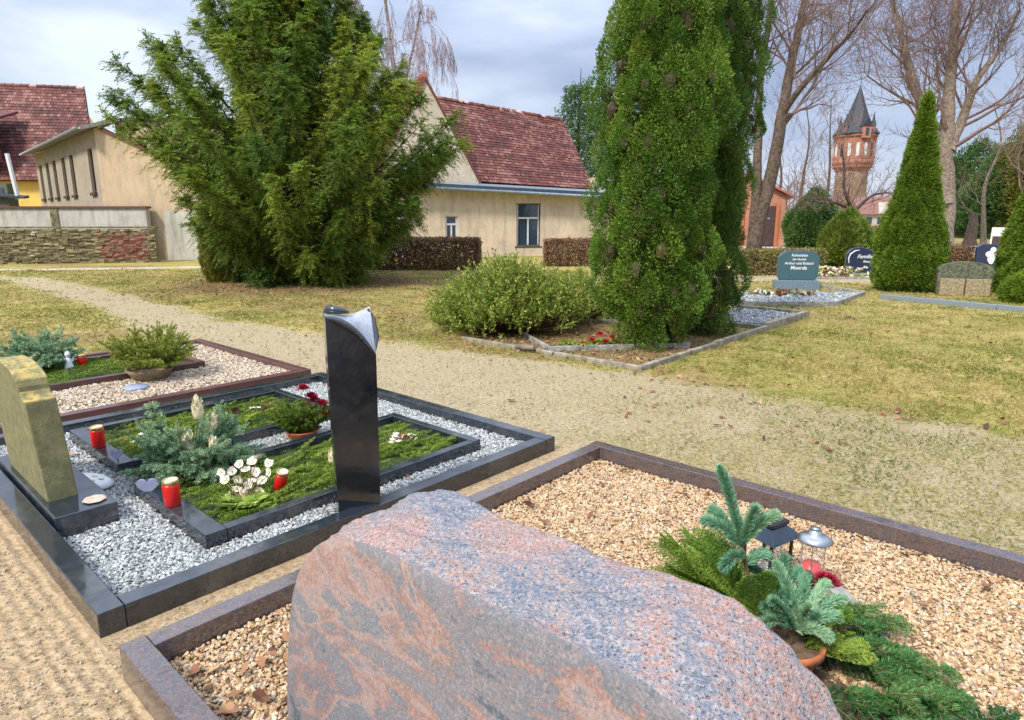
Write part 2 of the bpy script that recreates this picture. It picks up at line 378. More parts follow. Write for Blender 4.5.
M['brick'] = brick('red_brick', (.38, .14, .08), (.5, .2, .12), (.35, .3, .25))
M['brickbrown'] = brick('weathered_tower_brick', (.27, .17, .1), (.33, .2, .12), (.3, .26, .2))
M['slateroof'] = simple('tower_slate', (.028, .03, .042), .6, 0, .35, .8)
# ------------------------------------------------------------------ world + sun
w = bpy.data.worlds.new('World'); sc.world = w; w.use_nodes = True
nt = w.node_tree; nt.nodes.clear()
out = nt.nodes.new('ShaderNodeOutputWorld'); bg = nt.nodes.new('ShaderNodeBackground'); nt.links.new(bg.outputs[0], out.inputs[0])
SUN_EL, SUN_AZ = math.radians(48), math.radians(-140)       # azimuth from +Y towards +X
sky = nd(nt, 'ShaderNodeTexSky', sky_type='NISHITA'); sky.sun_disc = False
sky.sun_elevation = SUN_EL; sky.sun_rotation = SUN_AZ
tc = nd(nt, 'ShaderNodeTexCoord'); mp = nd(nt, 'ShaderNodeMapping'); mp.inputs['Scale'].default_value = (1, 1, 3.2); mp.inputs['Location'].default_value = (.35, 0, .1)
nt.links.new(tc.outputs['Generated'], mp.inputs[0])
n1 = noise(nt, mp.outputs[0], 1.9, 5, .5, .3); n2 = noise(nt, mp.outputs[0], 5, 4, .5, .2)
nn = mth(nt, 'ADD', mth(nt, 'MULTIPLY', n1, .75), mth(nt, 'MULTIPLY', n2, .25))
cl = ramp(nt, nn, [(.36, (1.6, 1.9, 2.8)), (.45, (2.15, 2.5, 3.4)), (.53, (2.9, 3.25, 4.05)), (.64, (4.2, 4.6, 5.3))])
sx = nd(nt, 'ShaderNodeSeparateXYZ'); nt.links.new(tc.outputs['Generated'], sx.inputs[0])
zen = mth(nt, 'ADD', .86, mth(nt, 'MULTIPLY', mth(nt, 'MAXIMUM', mth(nt, 'SUBTRACT', sx.outputs['Z'], .2), 0), 2.2))
cz = mix(nt, 1.0, cl, zen, 'MULTIPLY')
nt.links.new(mix(nt, .9, sky.outputs[0], cz), bg.inputs[0]); bg.inputs[1].default_value = .12
sd = bpy.data.lights.new('sun', 'SUN'); sd.energy = 2.1; sd.angle = math.radians(10); sd.color = (1, .94, .84)
so = bpy.data.objects.new('sun', sd); C.objects.link(so)
sdir = Vector((math.sin(SUN_AZ)*math.cos(SUN_EL), math.cos(SUN_AZ)*math.cos(SUN_EL), math.sin(SUN_EL)))
so.rotation_euler = sdir.to_track_quat('Z', 'Y').to_euler()
sc.view_settings.view_transform = 'Standard'; sc.view_settings.look = 'None'; sc.view_settings.gamma = 1
sc.view_settings.exposure = 1.08
sc.cycles.max_bounces = 6; sc.cycles.diffuse_bounces = 3; sc.cycles.transparent_max_bounces = 8
# ------------------------------------------------------------------ ground zones
def seg_d(x, y, pts, hw):      # signed: >0 inside a polyline of varying half width
    best = np.full(np.shape(x), -1e9)
    for (a, b, ha, hb) in zip(pts[:-1], pts[1:], hw[:-1], hw[1:]):
        ax, ay = a; bx, by = b; L2 = (bx-ax)**2+(by-ay)**2
        t = np.clip(((x-ax)*(bx-ax)+(y-ay)*(by-ay))/L2, 0, 1)
        d = np.hypot(x-ax-t*(bx-ax), y-ay-t*(by-ay)); best = np.maximum(best, (ha+(hb-ha)*t)-d)
    return best
def sst(x, a, b): t = np.clip((x-a)/(b-a), 0, 1); return t*t*(3-2*t)
MP = [W(5.0, -9), W(5.0, -3), W(4.95, 0), W(4.85, 3.6), W(4.6, 6.3), W(4.15, 10.8), G(110, 299), G(25, 279), G(-150, 271)]
MW = [1.35, 1.35, 1.3, 1.15, .95, .6, .5, .4, .4]
LP = [G(-300, 272), G(0, 270), G(195, 267), G(330, 266)]; RP = [G(640, 278), G(760, 278), G(850, 280), G(1000, 284)]
RD = [(12, 52), (20, 41), (30, 36), (45, 34), (80, 33)]
def zones(x, y):
    wob = (fbm(x, y, 1.6)-.5)*.9 + (fbm(x+40, y, 6)-.5)*.35
    u = x*UX+y*UY; v = x*VX+y*VY
    path = sst(seg_d(x, y, MP, MW)+wob*.55, -.5, .4)
    lp = sst(seg_d(x, y, LP, [.28]*4)+wob*.2, -.1, .1); rp = sst(seg_d(x, y, RP, [1.0]*4)+wob*.3, -.25, .2)
    rd = sst(seg_d(x, y, RD, [5, 5, 5.5, 6, 6])+wob*.6, -.6, .4)
    soil = sst(np.minimum(np.minimum(3.95-u, u+7), np.minimum(9.15-v, v+6))+wob*.35, -.2, .15)
    bed = sst(np.minimum(np.minimum(u-6.2, 9.0-u), np.minimum(v-3.7, 6.6-v))+wob*.2, -.1, .1)
    yb = sst(3.2-np.hypot(x+5.7, y-17.6)+wob, -.8, .6)
    br = np.maximum(bed, np.maximum(yb, sst(fbm(x+9, y+3, .45), .52, .68)*.55))
    moss = sst(2.8-v+wob*1.5, -1.2, 1.8)*sst(fbm(x-5, y+7, .9), .30, .52)
    return np.maximum(path, rp), soil, np.maximum(lp, rd), br, moss
def axis(lo, hi, n0, n1, step, grow):
    a = list(np.arange(lo, hi, step)); s = step
    while a[-1] < n1: s *= grow; a.append(a[-1]+s)
    b = []; s = step; c = lo
    while c > n0: s *= grow; c -= s; b.append(c)
    return np.array(b[::-1]+a)
gx = axis(-7, 7, -450, 450, .075, 1.035); gy = axis(.8, 14, -40, 700, .075, 1.03)
X, Y = np.meshgrid(gx, gy)
zp, zs, zr, zb, zm = zones(X, Y)
near = np.exp(-np.maximum(Y-14, 0)/12)
Z = (fbm(X, Y, 2.2)-.5)*.035*near*(1-.7*np.maximum(zp, zs)) + (fbm(X, Y, 9, 3)-.5)*.014*near
inb = (X*UX+Y*UY > .55) & (X*UX+Y*UY < 3.7) & (X*VX+Y*VY > -.7) & (X*VX+Y*VY < 9)
Z = np.where(inb, np.minimum(Z, -.004), Z) - .004
nxx, nyy = len(gx), len(gy)
idx = np.arange(nxx*nyy).reshape(nyy, nxx)
Q = np.stack([idx[:-1, :-1], idx[:-1, 1:], idx[1:, 1:], idx[1:, :-1]], -1).reshape(-1, 4)
def gmat():
    m, nt, b = mat('ground_soil_grass'); v = coord(nt)
    A_ = {k: attr(nt, k).outputs['Fac'] for k in ('zpath', 'zsoil', 'zroad', 'zbrown', 'zmoss')}
    big = noise(nt, v, .55, 5, .6, .4); mid = noise(nt, v, 3.2, 6, .68); fine = noise(nt, v, 34, 5, .75); vf = noise(nt, v, 110, 3, .8)
    gr = ramp(nt, mid, [(.3, (.15, .16, .025)), (.43, (.30, .26, .05)), (.54, (.52, .38, .13)), (.64, (.4, .27, .1)), (.74, (.24, .14, .06))])
    gr = mix(nt, ramp(nt, big, [(.42, (0,)*3), (.64, (.6,)*3)]), gr, (.22, .24, .035))
    gr = mix(nt, ramp(nt, fine, [(.42, (0,)*3), (.62, (.75,)*3)]), gr, (.15, .13, .04))
    gr = mix(nt, ramp(nt, vf, [(.55, (0,)*3), (.7, (.6,)*3)]), gr, (.6, .5, .27))
    brn = ramp(nt, fine, [(.3, (.07, .045, .025)), (.5, (.2, .12, .06)), (.7, (.34, .22, .13))])
    gr = mix(nt, mth(nt, 'MULTIPLY', A_['zbrown'], ramp(nt, mid, [(.3, (.5,)*3), (.55, (1,)*3)])), gr, brn)
    sd_ = ramp(nt, fine, [(.3, (.17, .13, .075)), (.46, (.34, .27, .155)), (.62, (.52, .42, .26))])
    sd_ = mix(nt, ramp(nt, mid, [(.35, (0,)*3), (.7, (.5,)*3)]), sd_, (.28, .23, .135))
    sd_ = mix(nt, ramp(nt, vf, [(.56, (0,)*3), (.68, (.75,)*3)]), sd_, (.62, .55, .42))
    sd_ = mix(nt, mth(nt, 'MULTIPLY', A_['zmoss'], ramp(nt, noise(nt, v, 11, 5, .7), [(.40, (.1,)*3), (.62, (.7,)*3)])), sd_, mix(nt, fine, (.12, .10, .025), (.42, .34, .12)))
    so_ = ramp(nt, fine, [(.3, (.2, .13, .065)), (.47, (.39, .27, .15)), (.64, (.54, .41, .25))])
    so_ = mix(nt, ramp(nt, vf, [(.56, (0,)*3), (.68, (.6,)*3)]), so_, (.62, .5, .33))
    rdc = mix(nt, fine, (.42, .37, .33), (.58, .52, .47))
    c = mix(nt, A_['zsoil'], gr, so_); 
    jag = mth(nt, 'ADD', A_['zpath'], mth(nt, 'MULTIPLY', mth(nt, 'SUBTRACT', fine, .5), 1.8))
    jag = mth(nt, 'ADD', jag, mth(nt, 'MULTIPLY', mth(nt, 'SUBTRACT', mid, .5), 1.3))
    c = mix(nt, ramp(nt, jag, [(.35, (0,)*3), (.62, (1,)*3)]), c, sd_)
    c = mix(nt, A_['zroad'], c, rdc)
    col(nt, b, c); b.inputs['Roughness'].default_value = .95; b.inputs['Specular IOR Level'].default_value = .2
    # raked grooves
    vr = nd(nt, 'ShaderNodeMapping'); nt.links.new(v, vr.inputs[0]); vr.inputs['Rotation'].default_value = (0, 0, -GROT)
    w1 = nd(nt, 'ShaderNodeTexWave', bands_direction='X'); w2 = nd(nt, 'ShaderNodeTexWave', bands_direction='Y')
    for w_ in (w1, w2):
        nt.links.new(vr.outputs[0], w_.inputs['Vector']); w_.inputs['Scale'].default_value = 5.5; w_.inputs['Distortion'].default_value = 2.2
        w_.inputs['Detail'].default_value = 2; w_.inputs['Detail Scale'].default_value = 1.2
    s = nd(nt, 'ShaderNodeSeparateXYZ'); nt.links.new(vr.outputs[0], s.inputs[0])
    side = mth(nt, 'GREATER_THAN', s.outputs['X'], .6)
    wv_ = mix(nt, side, w1.outputs['Fac'], w2.outputs['Fac'])
    h = mth(nt, 'ADD', mth(nt, 'MULTIPLY', fine, 1.0), mth(nt, 'MULTIPLY', vf, .5))
    h = mth(nt, 'ADD', h, mth(nt, 'MULTIPLY', mth(nt, 'MULTIPLY', wv_, A_['zsoil']), .75))
    bump(nt, b, h, .75, .018); return m
M['ground'] = gmat()
VV = np.stack([X.ravel(), Y.ravel(), Z.ravel()], 1)
fz = lambda z: z.ravel()
pm = (zp+zr > .5).ravel()[Q].any(1)
def gsheet(name, q):
    used = np.unique(q); mp_ = np.zeros(len(VV), int); mp_[used] = np.arange(len(used))
    a = A(); a.add(VV[used], mp_[q]); o = a.build(name, M['ground'], smooth=True)
    for k, z in (('zpath', zp), ('zsoil', zs), ('zroad', zr), ('zbrown', zb), ('zmoss', zm)):
        at = o.data.attributes.new(k, 'FLOAT', 'POINT'); at.data.foreach_set('value', z.ravel()[used].astype(np.float32))
    return struct(o)
gsheet('ground', Q[~pm]); gsheet('path', Q[pm])
# grass blades and moss on the lawn, grit and dead leaves: stuff
def frustum(n, y0, y1, pw=2.0):
    y = y0 + (y1-y0)*rng.random(n)**pw; x = (rng.random(n)*2-1)*(y*.84+.4); return x, y
def gz(x, y):
    return (fbm(x, y, 2.2)-.5)*.035*.6
x, y = frustum(430000, 2.6, 22, 1.5); p_, s_, r_, b_, m_ = zones(x, y)
u = x*UX+y*UY; v = x*VX+y*VY
ing = (u > .55) & (u < 3.72) & (v > -.7) & (v < 9)
keep = (~ing) & (rng.random(len(x)) < np.clip(1-1.25*np.maximum(p_, s_)-.6*b_-r_, 0, 1)*(.35+.65*(fbm(x, y, 2.5) > .47)) + .30*m_*p_ + .06*p_)
x, y = x[keep], y[keep]; n = len(x)
a = A(); d = rng.normal(size=(n, 3))*[.75, .75, .3]; d[:, 2] = np.abs(d[:, 2])+.22
leaves(a, np.stack([x, y, gz(x, y)-.004], 1), d, rng.uniform(.018, .05, n)*(1+y/25), .004+.0007*y, np.clip(.55+(fbm(x, y, 1.7)-.5)*1.6+rng.normal(0, .22, n)-.1*(p_[keep]), 0, 1))
m_ = 2600; x, y = frustum(m_, 3.2, 15, 1.2); p_, s_, r_, b_, mm_ = zones(x, y); u = x*UX+y*UY; v = x*VX+y*VY
k = ~((u > .5) & (u < 3.75) & (v > -.7) & (v < 9)) & (rng.random(m_) < 1-1.1*p_-s_*.9+.04); x, y = np.repeat(x[k], 11), np.repeat(y[k], 11); n = len(x); x = x+rng.normal(0, .02, n); y = y+rng.normal(0, .02, n)
d = rng.normal(size=(n, 3))*[.45, .45, .1]; d[:, 2] = 1
leaves(a, np.stack([x, y, gz(x, y)-.004], 1), d, rng.uniform(.03, .075, n), .005, np.clip(np.repeat(rng.normal(.35, .2, k.sum()), 11)+rng.normal(0, .1, n), 0, 1))
tag(a.build('lawn_grass', M['grass']), 'short patchy yellow green winter grass across the lawn', 'grass', kind='stuff')
x, y = frustum(100000, 1.4, 12, 1.9); p_, s_, r_, b_, m_ = zones(x, y); u = x*UX+y*UY; v = x*VX+y*VY
ing = (u > .56) & (u < 3.7) & (((v > -.65) & (v < 2.5)) | ((v > 2.77) & (v < 5.93)) | ((v > 6.17) & (v < 8.95)))
k = (~ing) & (rng.random(len(x)) < np.maximum(p_, s_*.8)); x, y = x[k], y[k]
a = A(); pebbles(a, np.c_[x, y], gz(x, y)*.4+.001, rng.uniform(.003, .0085, len(x)), np.clip(rng.normal(.5, .2, len(x)), 0, 1))
tag(a.build('path_grit', M['sand']), 'loose sandy grit scattered on the paths', 'grit', kind='stuff')
def dry_leaves(a, x, y, z, L, n=None):      # curled, lobed leaves
    n = len(x); th = rng.uniform(0, 2*PI, n); L = np.broadcast_to(L, (n,)); k = 9; V_ = []
    R = rot_rand(n, .35); cu = rng.uniform(-.3, 1.1, n); wd = rng.uniform(.45, .75, n)
    V_.append(np.zeros((n, 3)))
    for i in range(k):
        t = 2*PI*i/k; r = rng.uniform(.7, 1.05, n)*(1.25 if i == 0 else 1); px_ = np.cos(t)*r*.5; py_ = np.sin(t)*r*.5*wd
        V_.append(np.stack([px_, py_, (py_**2*2.2+px_**2*.8)*cu+rng.normal(0, .03, n)], 1))
    v = np.einsum('nij,nkj->nki', R, np.stack(V_, 1)*L[:, None, None])+np.stack([x, y, z+L*.1], 1)[:, None, :]
    b = (np.arange(n)*(k+1))[:, None]; f = np.concatenate([b+np.array([[0, 1+i, 1+(i+1) % k]]) for i in range(k)])
    a.add(v.reshape(-1, 3), f, np.repeat(rng.random(n), k+1))
x, y = frustum(60000, 4.5, 24, 1.1); p_, s_, r_, b_, m_ = zones(x, y); u = x*UX+y*UY; v = x*VX+y*VY
pile = np.exp(-(((x-G(412, 318)[0])/.8)**2+((y-G(412, 318)[1])/.5)**2))*1.3
k = (rng.random(len(x)) < (b_*.4+.03)*(1-.85*p_)+pile) & ~((u < 3.8) & (v > -1) & (v < 9.2)); x, y = x[k], y[k]
a = A(); dry_leaves(a, x, y, gz(x, y)+.004, rng.uniform(.03, .075, len(x)))
tag(a.build('fallen_leaves', M['leaf']), 'dry brown fallen leaves lying about the lawn and beds', 'leaves', kind='stuff')
# ------------------------------------------------------------------ graves
def kerb_frame(label, u0, u1, v0, v1, w, z0, z1, m, group=None, name='grave_border', wf=None, bev=.004):
    loc = W(u0, v0); t = thing(name, label, 'grave border', loc, GROT, group)
    lu, lv = u1-u0, v1-v0; wf = wf or w
    for i, (a0, a1, b0, b1) in enumerate(((0, wf, 0, lv), (lu-w, lu, 0, lv), (wf+.002, lu-w-.002, 0, w), (wf+.002, lu-w-.002, lv-w, lv))):
        dz = (.0, .001, -.002, -.003)[i]
        A().box(a0, a1, b0, b1, z0, z1+dz).build('kerb_stone', m, t, bevel=bev)
    return t
G1 = (.60, 3.64, -.62, 2.475); G2 = (.62, 3.58, 2.80, 5.90); G3 = (.62, 3.62, 6.17, 8.95)
kerb_frame('brown grey polished granite border around the tan gravel grave in front', *G1, .09, -.1, .13, M['kerb1'])
kerb_frame('black polished granite border around the grey gravel double grave', *G2, .1, -.1, .10, M['dark'])
kerb_frame('red brown granite border around the buff gravel grave at the left rear', *G3, .1, -.1, .08, M['kerb3'])
PA = (1.2, 3.16, 3.15, 4.15); PB_ = (1.24, 2.92, 4.55, 5.6); PC = (1.0, 3.0, 7.35, 8.6)
kerb_frame('small black granite plot frame with hellebores, nearest the black pillar', *PA, .065, .0, .105, M['dark'], 'inner plot frames of the black bordered grave', wf=.11)
kerb_frame('small black granite plot frame behind the blue fir arrangement', *PB_, .065, .0, .105, M['dark'], 'inner plot frames of the black bordered grave', wf=.10)
kerb_frame('small red brown plot frame around mossy boughs beside the blue spruce', *PC, .07, .0, .10, M['kerb3'])
def bed_sheet(name, label, g, z, m):
    u0, u1, v0, v1 = g; n = 60
    us = np.linspace(u0+.09, u1-.09, n); vs = np.linspace(v0+.09, v1-.09, n); U_, V_ = np.meshgrid(us, vs)
    xx = U_*UX+V_*VX; yy = U_*UY+V_*VY; zz = z + (fbm(xx, yy, 2.5)-.5)*.03
    a = A(); i = np.arange(n*n).reshape(n, n); a.add(np.stack([xx.ravel(), yy.ravel(), zz.ravel()], 1), np.stack([i[:-1, :-1], i[:-1, 1:], i[1:, 1:], i[1:, :-1]], -1).reshape(-1, 4))
    return a
def gravel(name, label, g, z, m, bm, size, per, holes=(), pts=None):
    a = bed_sheet(name, label, g, z, bm)
    nq = sum(len(q) for q in a.n)
    u0, u1, v0, v1 = g; n = int((u1-u0)*(v1-v0)*per)
    u = rng.uniform(u0+.1, u1-.1, n); v = rng.uniform(v0+.1, v1-.1, n); k = np.ones(n, bool)
    for h in holes: k &= ~((u > h[0]) & (u < h[1]) & (v > h[2]) & (v < h[3]))
    u, v = u[k], v[k]; x = u*UX+v*VX; y = u*UY+v*VY; n = len(u)
    zz = z + (fbm(x, y, 2.5)-.5)*.03 + rng.uniform(0, size*.7, n)
    edge = np.minimum(np.minimum(u-u0, u1-u), np.minimum(v-v0, v1-v)); zz += np.clip(.16-edge, 0, .06)*.15
    q = A(); pebbles(q, np.c_[x, y], zz, size, np.clip(rng.normal(.5, .25, n), 0, 1))
    a.add(np.concatenate(q.v), np.concatenate(q.l).reshape(-1, 3), np.concatenate(q.t), 1)
    return tag(a.build(name, [bm, m]), label, 'gravel', kind='stuff')
STONE_H = (.9, 1.2, .15, 1.65)
gravel('tan_gravel', 'tan and peach pebble gravel filling the foreground grave', G1, .025, M['peb1'], M['bed1'], .014, 9800, [STONE_H])
pad = .03
gravel('grey_gravel', 'grey white crushed gravel inside the black border', G2, .02, M['peb2'], M['bed2'], .014, 8200, [PA, PB_])
gravel('buff_gravel', 'buff pebble gravel inside the red brown border at the left', G3, .02, M['peb3'], M['bed1'], .022, 3200, [PC])
a = A()
for (u0, u1, v0, v1, n) in ((.75, 3.5, 1.7, 2.35, 16), (3.3, 3.52, -.4, 2.3, 22), (.75, 1.1, 1.75, 2.3, 22), (1.3, 3.4, -.5, 2.3, 34)):
    u = rng.uniform(u0, u1, n); v = rng.uniform(v0, v1, n); dry_leaves(a, u*UX+v*VX, u*UY+v*VY, np.full(n, .048), rng.uniform(.035, .07, n))
tag(a.build('gravel_leaves', M['leaf']), 'few curled russet leaves lying on the tan gravel', 'leaves', kind='stuff')
a = A(); u = rng.uniform(.8, 3.4, 26); v = rng.uniform(2.95, 5.8, 26); dry_leaves(a, u*UX+v*VX, u*UY+v*VY, np.full(26, .045), rng.uniform(.03, .06, 26))
tag(a.build('grey_gravel_leaves', M['leaf']), 'few brown leaves lying on the grey gravel', 'leaves', kind='stuff')
# plot beds: lying conifer boughs
def needles(a, pts, nl, nw, dens, tint, up=.25, spread=1.0, side=0, fwd=.55, m=0):
    """needles all round a curved twig given as (k,3) points"""
    pts = np.asarray(pts, float); L = np.linalg.norm(np.diff(pts, axis=0), axis=1); tot = L.sum(); n = max(4, int(dens*tot))
    t = rng.random(n)*(len(pts)-1); i = np.minimum(t.astype(int), len(pts)-2); fr = (t-i)[:, None]
    p = pts[i]*(1-fr)+pts[i+1]*fr; d = nrm(pts[i+1]-pts[i]); ref = np.array([0, 0, 1.]) ; s = nrm(np.cross(d, ref)+1e-6); b = np.cross(s, d)
    th = rng.uniform(0, 2*PI, n)
    if side: th = np.where(rng.random(n) < .5, 0, PI)+rng.normal(.25 if side == 1 else 0, .38, n)*np.where(rng.random(n) < .5, 1, -1)
    r = s*np.cos(th)[:, None]+b*(np.sin(th)[:, None]); dd = nrm(r*spread+d*fwd+np.array([0, 0, up])+rng.normal(0, .09, (n, 3)))
    taper = np.clip((1-(t/(len(pts)-1)))*3.5+.35, 0, 1)
    leaves(a, p, dd, nl*taper*rng.uniform(.8, 1.15, n), nw*rng.uniform(.8, 1.2, n), np.clip(tint+rng.normal(0, .14, n), 0, 1), m=m, mid=.55)
def curve(p, d, L, k=6, droop=0, wob=.05):
    p = np.array(p, float); d = np.array(d, float); d /= np.linalg.norm(d); o = [p.copy()]
    for i in range(k-1):
        d = d + rng.normal(0, wob, 3) - np.array([0, 0, droop/k]); d /= np.linalg.norm(d); p = p+d*L/(k-1); o.append(p.copy())
    return np.array(o)
def bough(a, st, p, d, L, nl, nw, dens, tint, droop=.3, nside=5, flat=True, up=.2, m=0, sl=.5):
    c = curve(p, d, L, 8, droop, .04); needles(a, c, nl, nw, dens, tint, up, side=2 if flat else 0, m=m); st.tube(c, np.linspace(.004, .0015, 8), 5)
    for k in range(nside):
        for s in (-1, 1):
            i = 1+int(k*6/nside); q = c[i]; dd = c[min(i+1, 7)]-c[i]; dd /= np.linalg.norm(dd)
            sd_ = np.cross(dd, [0, 0, 1.]); sd_ /= np.linalg.norm(sd_)+1e-6
            d2 = dd*.75+s*sd_*.75+rng.normal(0, .08, 3); l2 = L*sl*(1-.1*i)*rng.uniform(.8, 1.1)
            c2 = curve(q, d2, l2, 5, droop, .05); needles(a, c2, nl, nw, dens, tint+rng.normal(0, .06), up, side=2 if flat else 0, m=m); st.tube(c2, [.002]*5, 4)
def bough_bed(label, g, mt, n, L, tint, nl=.016, nw=.0035, dens=650):
    u0, u1, v0, v1 = g; a = A(); st = A()
    uu = np.array([u0+.06, u1-.06]); vv = np.array([v0+.06, v1-.06])
    a.add([(*W(uu[0], vv[0]), .045), (*W(uu[1], vv[0]), .045), (*W(uu[1], vv[1]), .045), (*W(uu[0], vv[1]), .045)], [[0, 1, 2, 3]], .2, 1)
    for i in range(n):
        u = rng.uniform(u0+.1, u1-.22); v = rng.uniform(v0+.13, v1-.13); th = GROT+rng.normal(.0, .4)
        L_ = min(L*rng.uniform(.6, 1.2), u1-.08-u+.05)
        c = curve((*W(u, v), .06+rng.uniform(0, .035)), (math.cos(th), math.sin(th), .05), L_, 5, .15, .06)
        needles(a, c, nl, nw, dens, tint+rng.normal(0, .24), .3, side=0); 
    return tag(a.build('bough_cover', [mt, M['bed3']]), label, 'bough cover', kind='stuff')
bough_bed('green cut fir boughs laid flat inside the plot with the hellebores', PA, M['moss'], 330, .24, .5, .017, .005, 800)
bough_bed('green cut fir boughs laid flat inside the plot behind the fir arrangement', PB_, M['moss'], 280, .24, .5, .018, .0055, 700)
bough_bed('green boughs laid flat in the red brown framed plot', PC, M['moss'], 330, .3, .45, .02, .006, 300)
# ------------------------------------------------------------------ the boulder headstone
def boulder():
    t = thing('boulder_headstone', 'large pink and grey granite boulder headstone with polished back, closest to the camera', 'headstone', (0, 0, .0))
    out = [(1.74, .0), (1.735, .15), (1.70, .36), (1.655, .55), (1.585, .68), (1.50, .775), (1.40, .835), (1.28, .868), (1.1, .882), (.9, .884), (.7, .893), (.50, .90), (.38, .875), (.28, .81), (.19, .67), (.12, .45), (.08, .2), (.06, .0)]
    bak = [(1.76, .0), (1.75, .15), (1.72, .33), (1.67, .51), (1.60, .65), (1.52, .77), (1.40, .862), (1.26, .905), (1.10, .892), (.90, .886), (.70, .90), (.54, .925), (.42, .91), (.31, .85), (.20, .72), (.12, .5), (.07, .2), (.05, .0)]
    def resample(p, n=220):
        p = np.array(p); 
        for _ in range(2):   # chaikin rounding
            q = [p[0]]
            for a_, b_ in zip(p[:-1], p[1:]): q += [a_*.75+b_*.25, a_*.25+b_*.75]
            q.append(p[-1]); p = np.array(q)
        s = np.r_[0, np.cumsum(np.linalg.norm(np.diff(p, axis=0), axis=1))]; k = np.linspace(0, s[-1], n)
        return np.stack([np.interp(k, s, p[:, 0]), np.interp(k, s, p[:, 1])], 1)
    O, B = resample(out), resample(bak); n = len(O); K = 44
    rings = []
    for j in range(K+1):
        f = j/K; q = O*(1-f)+B*f; u = .855+.30*f
        bulge = .018*math.sin(PI*min(f*1.1, 1))
        c = np.array([.93, .35]); q = q+(q-c)*bulge
        amp = min(1, j/3)
        e = (fbm(q[:, 0]+u*1.3, q[:, 1]+u*1.7, 5, 5)-.5)*.05*amp + (fbm(q[:, 0]*1.3+u*3, q[:, 1]+u*2.2, 24, 3)-.5)*.018*amp
        e -= .03*amp*np.exp(-((q[:, 0]-.60-.25*(f-.5))/.07)**2)*np.exp(-((f-.62)/.10)**2)*(q[:, 1] > .7)
        q = q+nrm(q-c)*e[:, None]
        rings.append(np.stack([np.full(n, u)+(fbm(q[:, 0]*7, q[:, 1]*7+f*9, 3)-.5)*.012*amp*0, q[:, 0], q[:, 1]], 1))
    last = rings[-1]; c = np.array([1.155, .93, .35])
    for f, du in ((.96, .035), (.86, .065), (.6, .09), (.3, .10)):
        r = last.copy(); r[:, 1:] = c[1:]+(last[:, 1:]-c[1:])*[f, f] ; r[:, 2] = np.maximum(r[:, 2], 0); r[:, 0] = 1.155+du+(fbm(r[:, 1], r[:, 2], 8)-.5)*.03; rings.append(r)
    R = np.array(rings); m_ = len(R)
    def tow(v): return np.stack([v[:, 0]*UX+v[:, 1]*VX, v[:, 0]*UY+v[:, 1]*VY, v[:, 2]], 1)
    a = A(); V_ = R.reshape(-1, 3); i = np.arange(m_*n).reshape(m_, n)
    f = np.stack([i[:-1, :-1], i[:-1, 1:], i[1:, 1:], i[1:, :-1]], -1).reshape(-1, 4)
    a.add(tow(V_), f); a.add(tow(R[-1]), [list(range(n))])
    a.build('rough_stone', M['rough'], t, smooth=True)
    # polished face: concentric fill of the front outline
    c2 = np.array([.93, .05]); fr = []
    for s in np.r_[1, .985, np.linspace(.95, .02, 14)]:
        q = c2+(R[0][:, 1:]-c2)*s; q[:, 1] = np.maximum(q[:, 1], 0); fr.append(np.stack([np.full(n, .855-.006*min((1-s)*60, 1)-.02*(1-s)), q[:, 0], q[:, 1]], 1) if True else 0)
    Rf = np.array([np.broadcast_to(x, (n, 3)) for x in fr]); i = np.arange(len(Rf)*n).reshape(len(Rf), n)
    a = A(); f = np.stack([i[:-1, :-1], i[1:, :-1], i[1:, 1:], i[:-1, 1:]], -1).reshape(-1, 4); a.add(tow(Rf.reshape(-1, 3)), f); a.add(tow(Rf[-1]), [list(range(n))[::-1]])
    a.build('polished_face', M['polish'], t, smooth=True)
boulder()
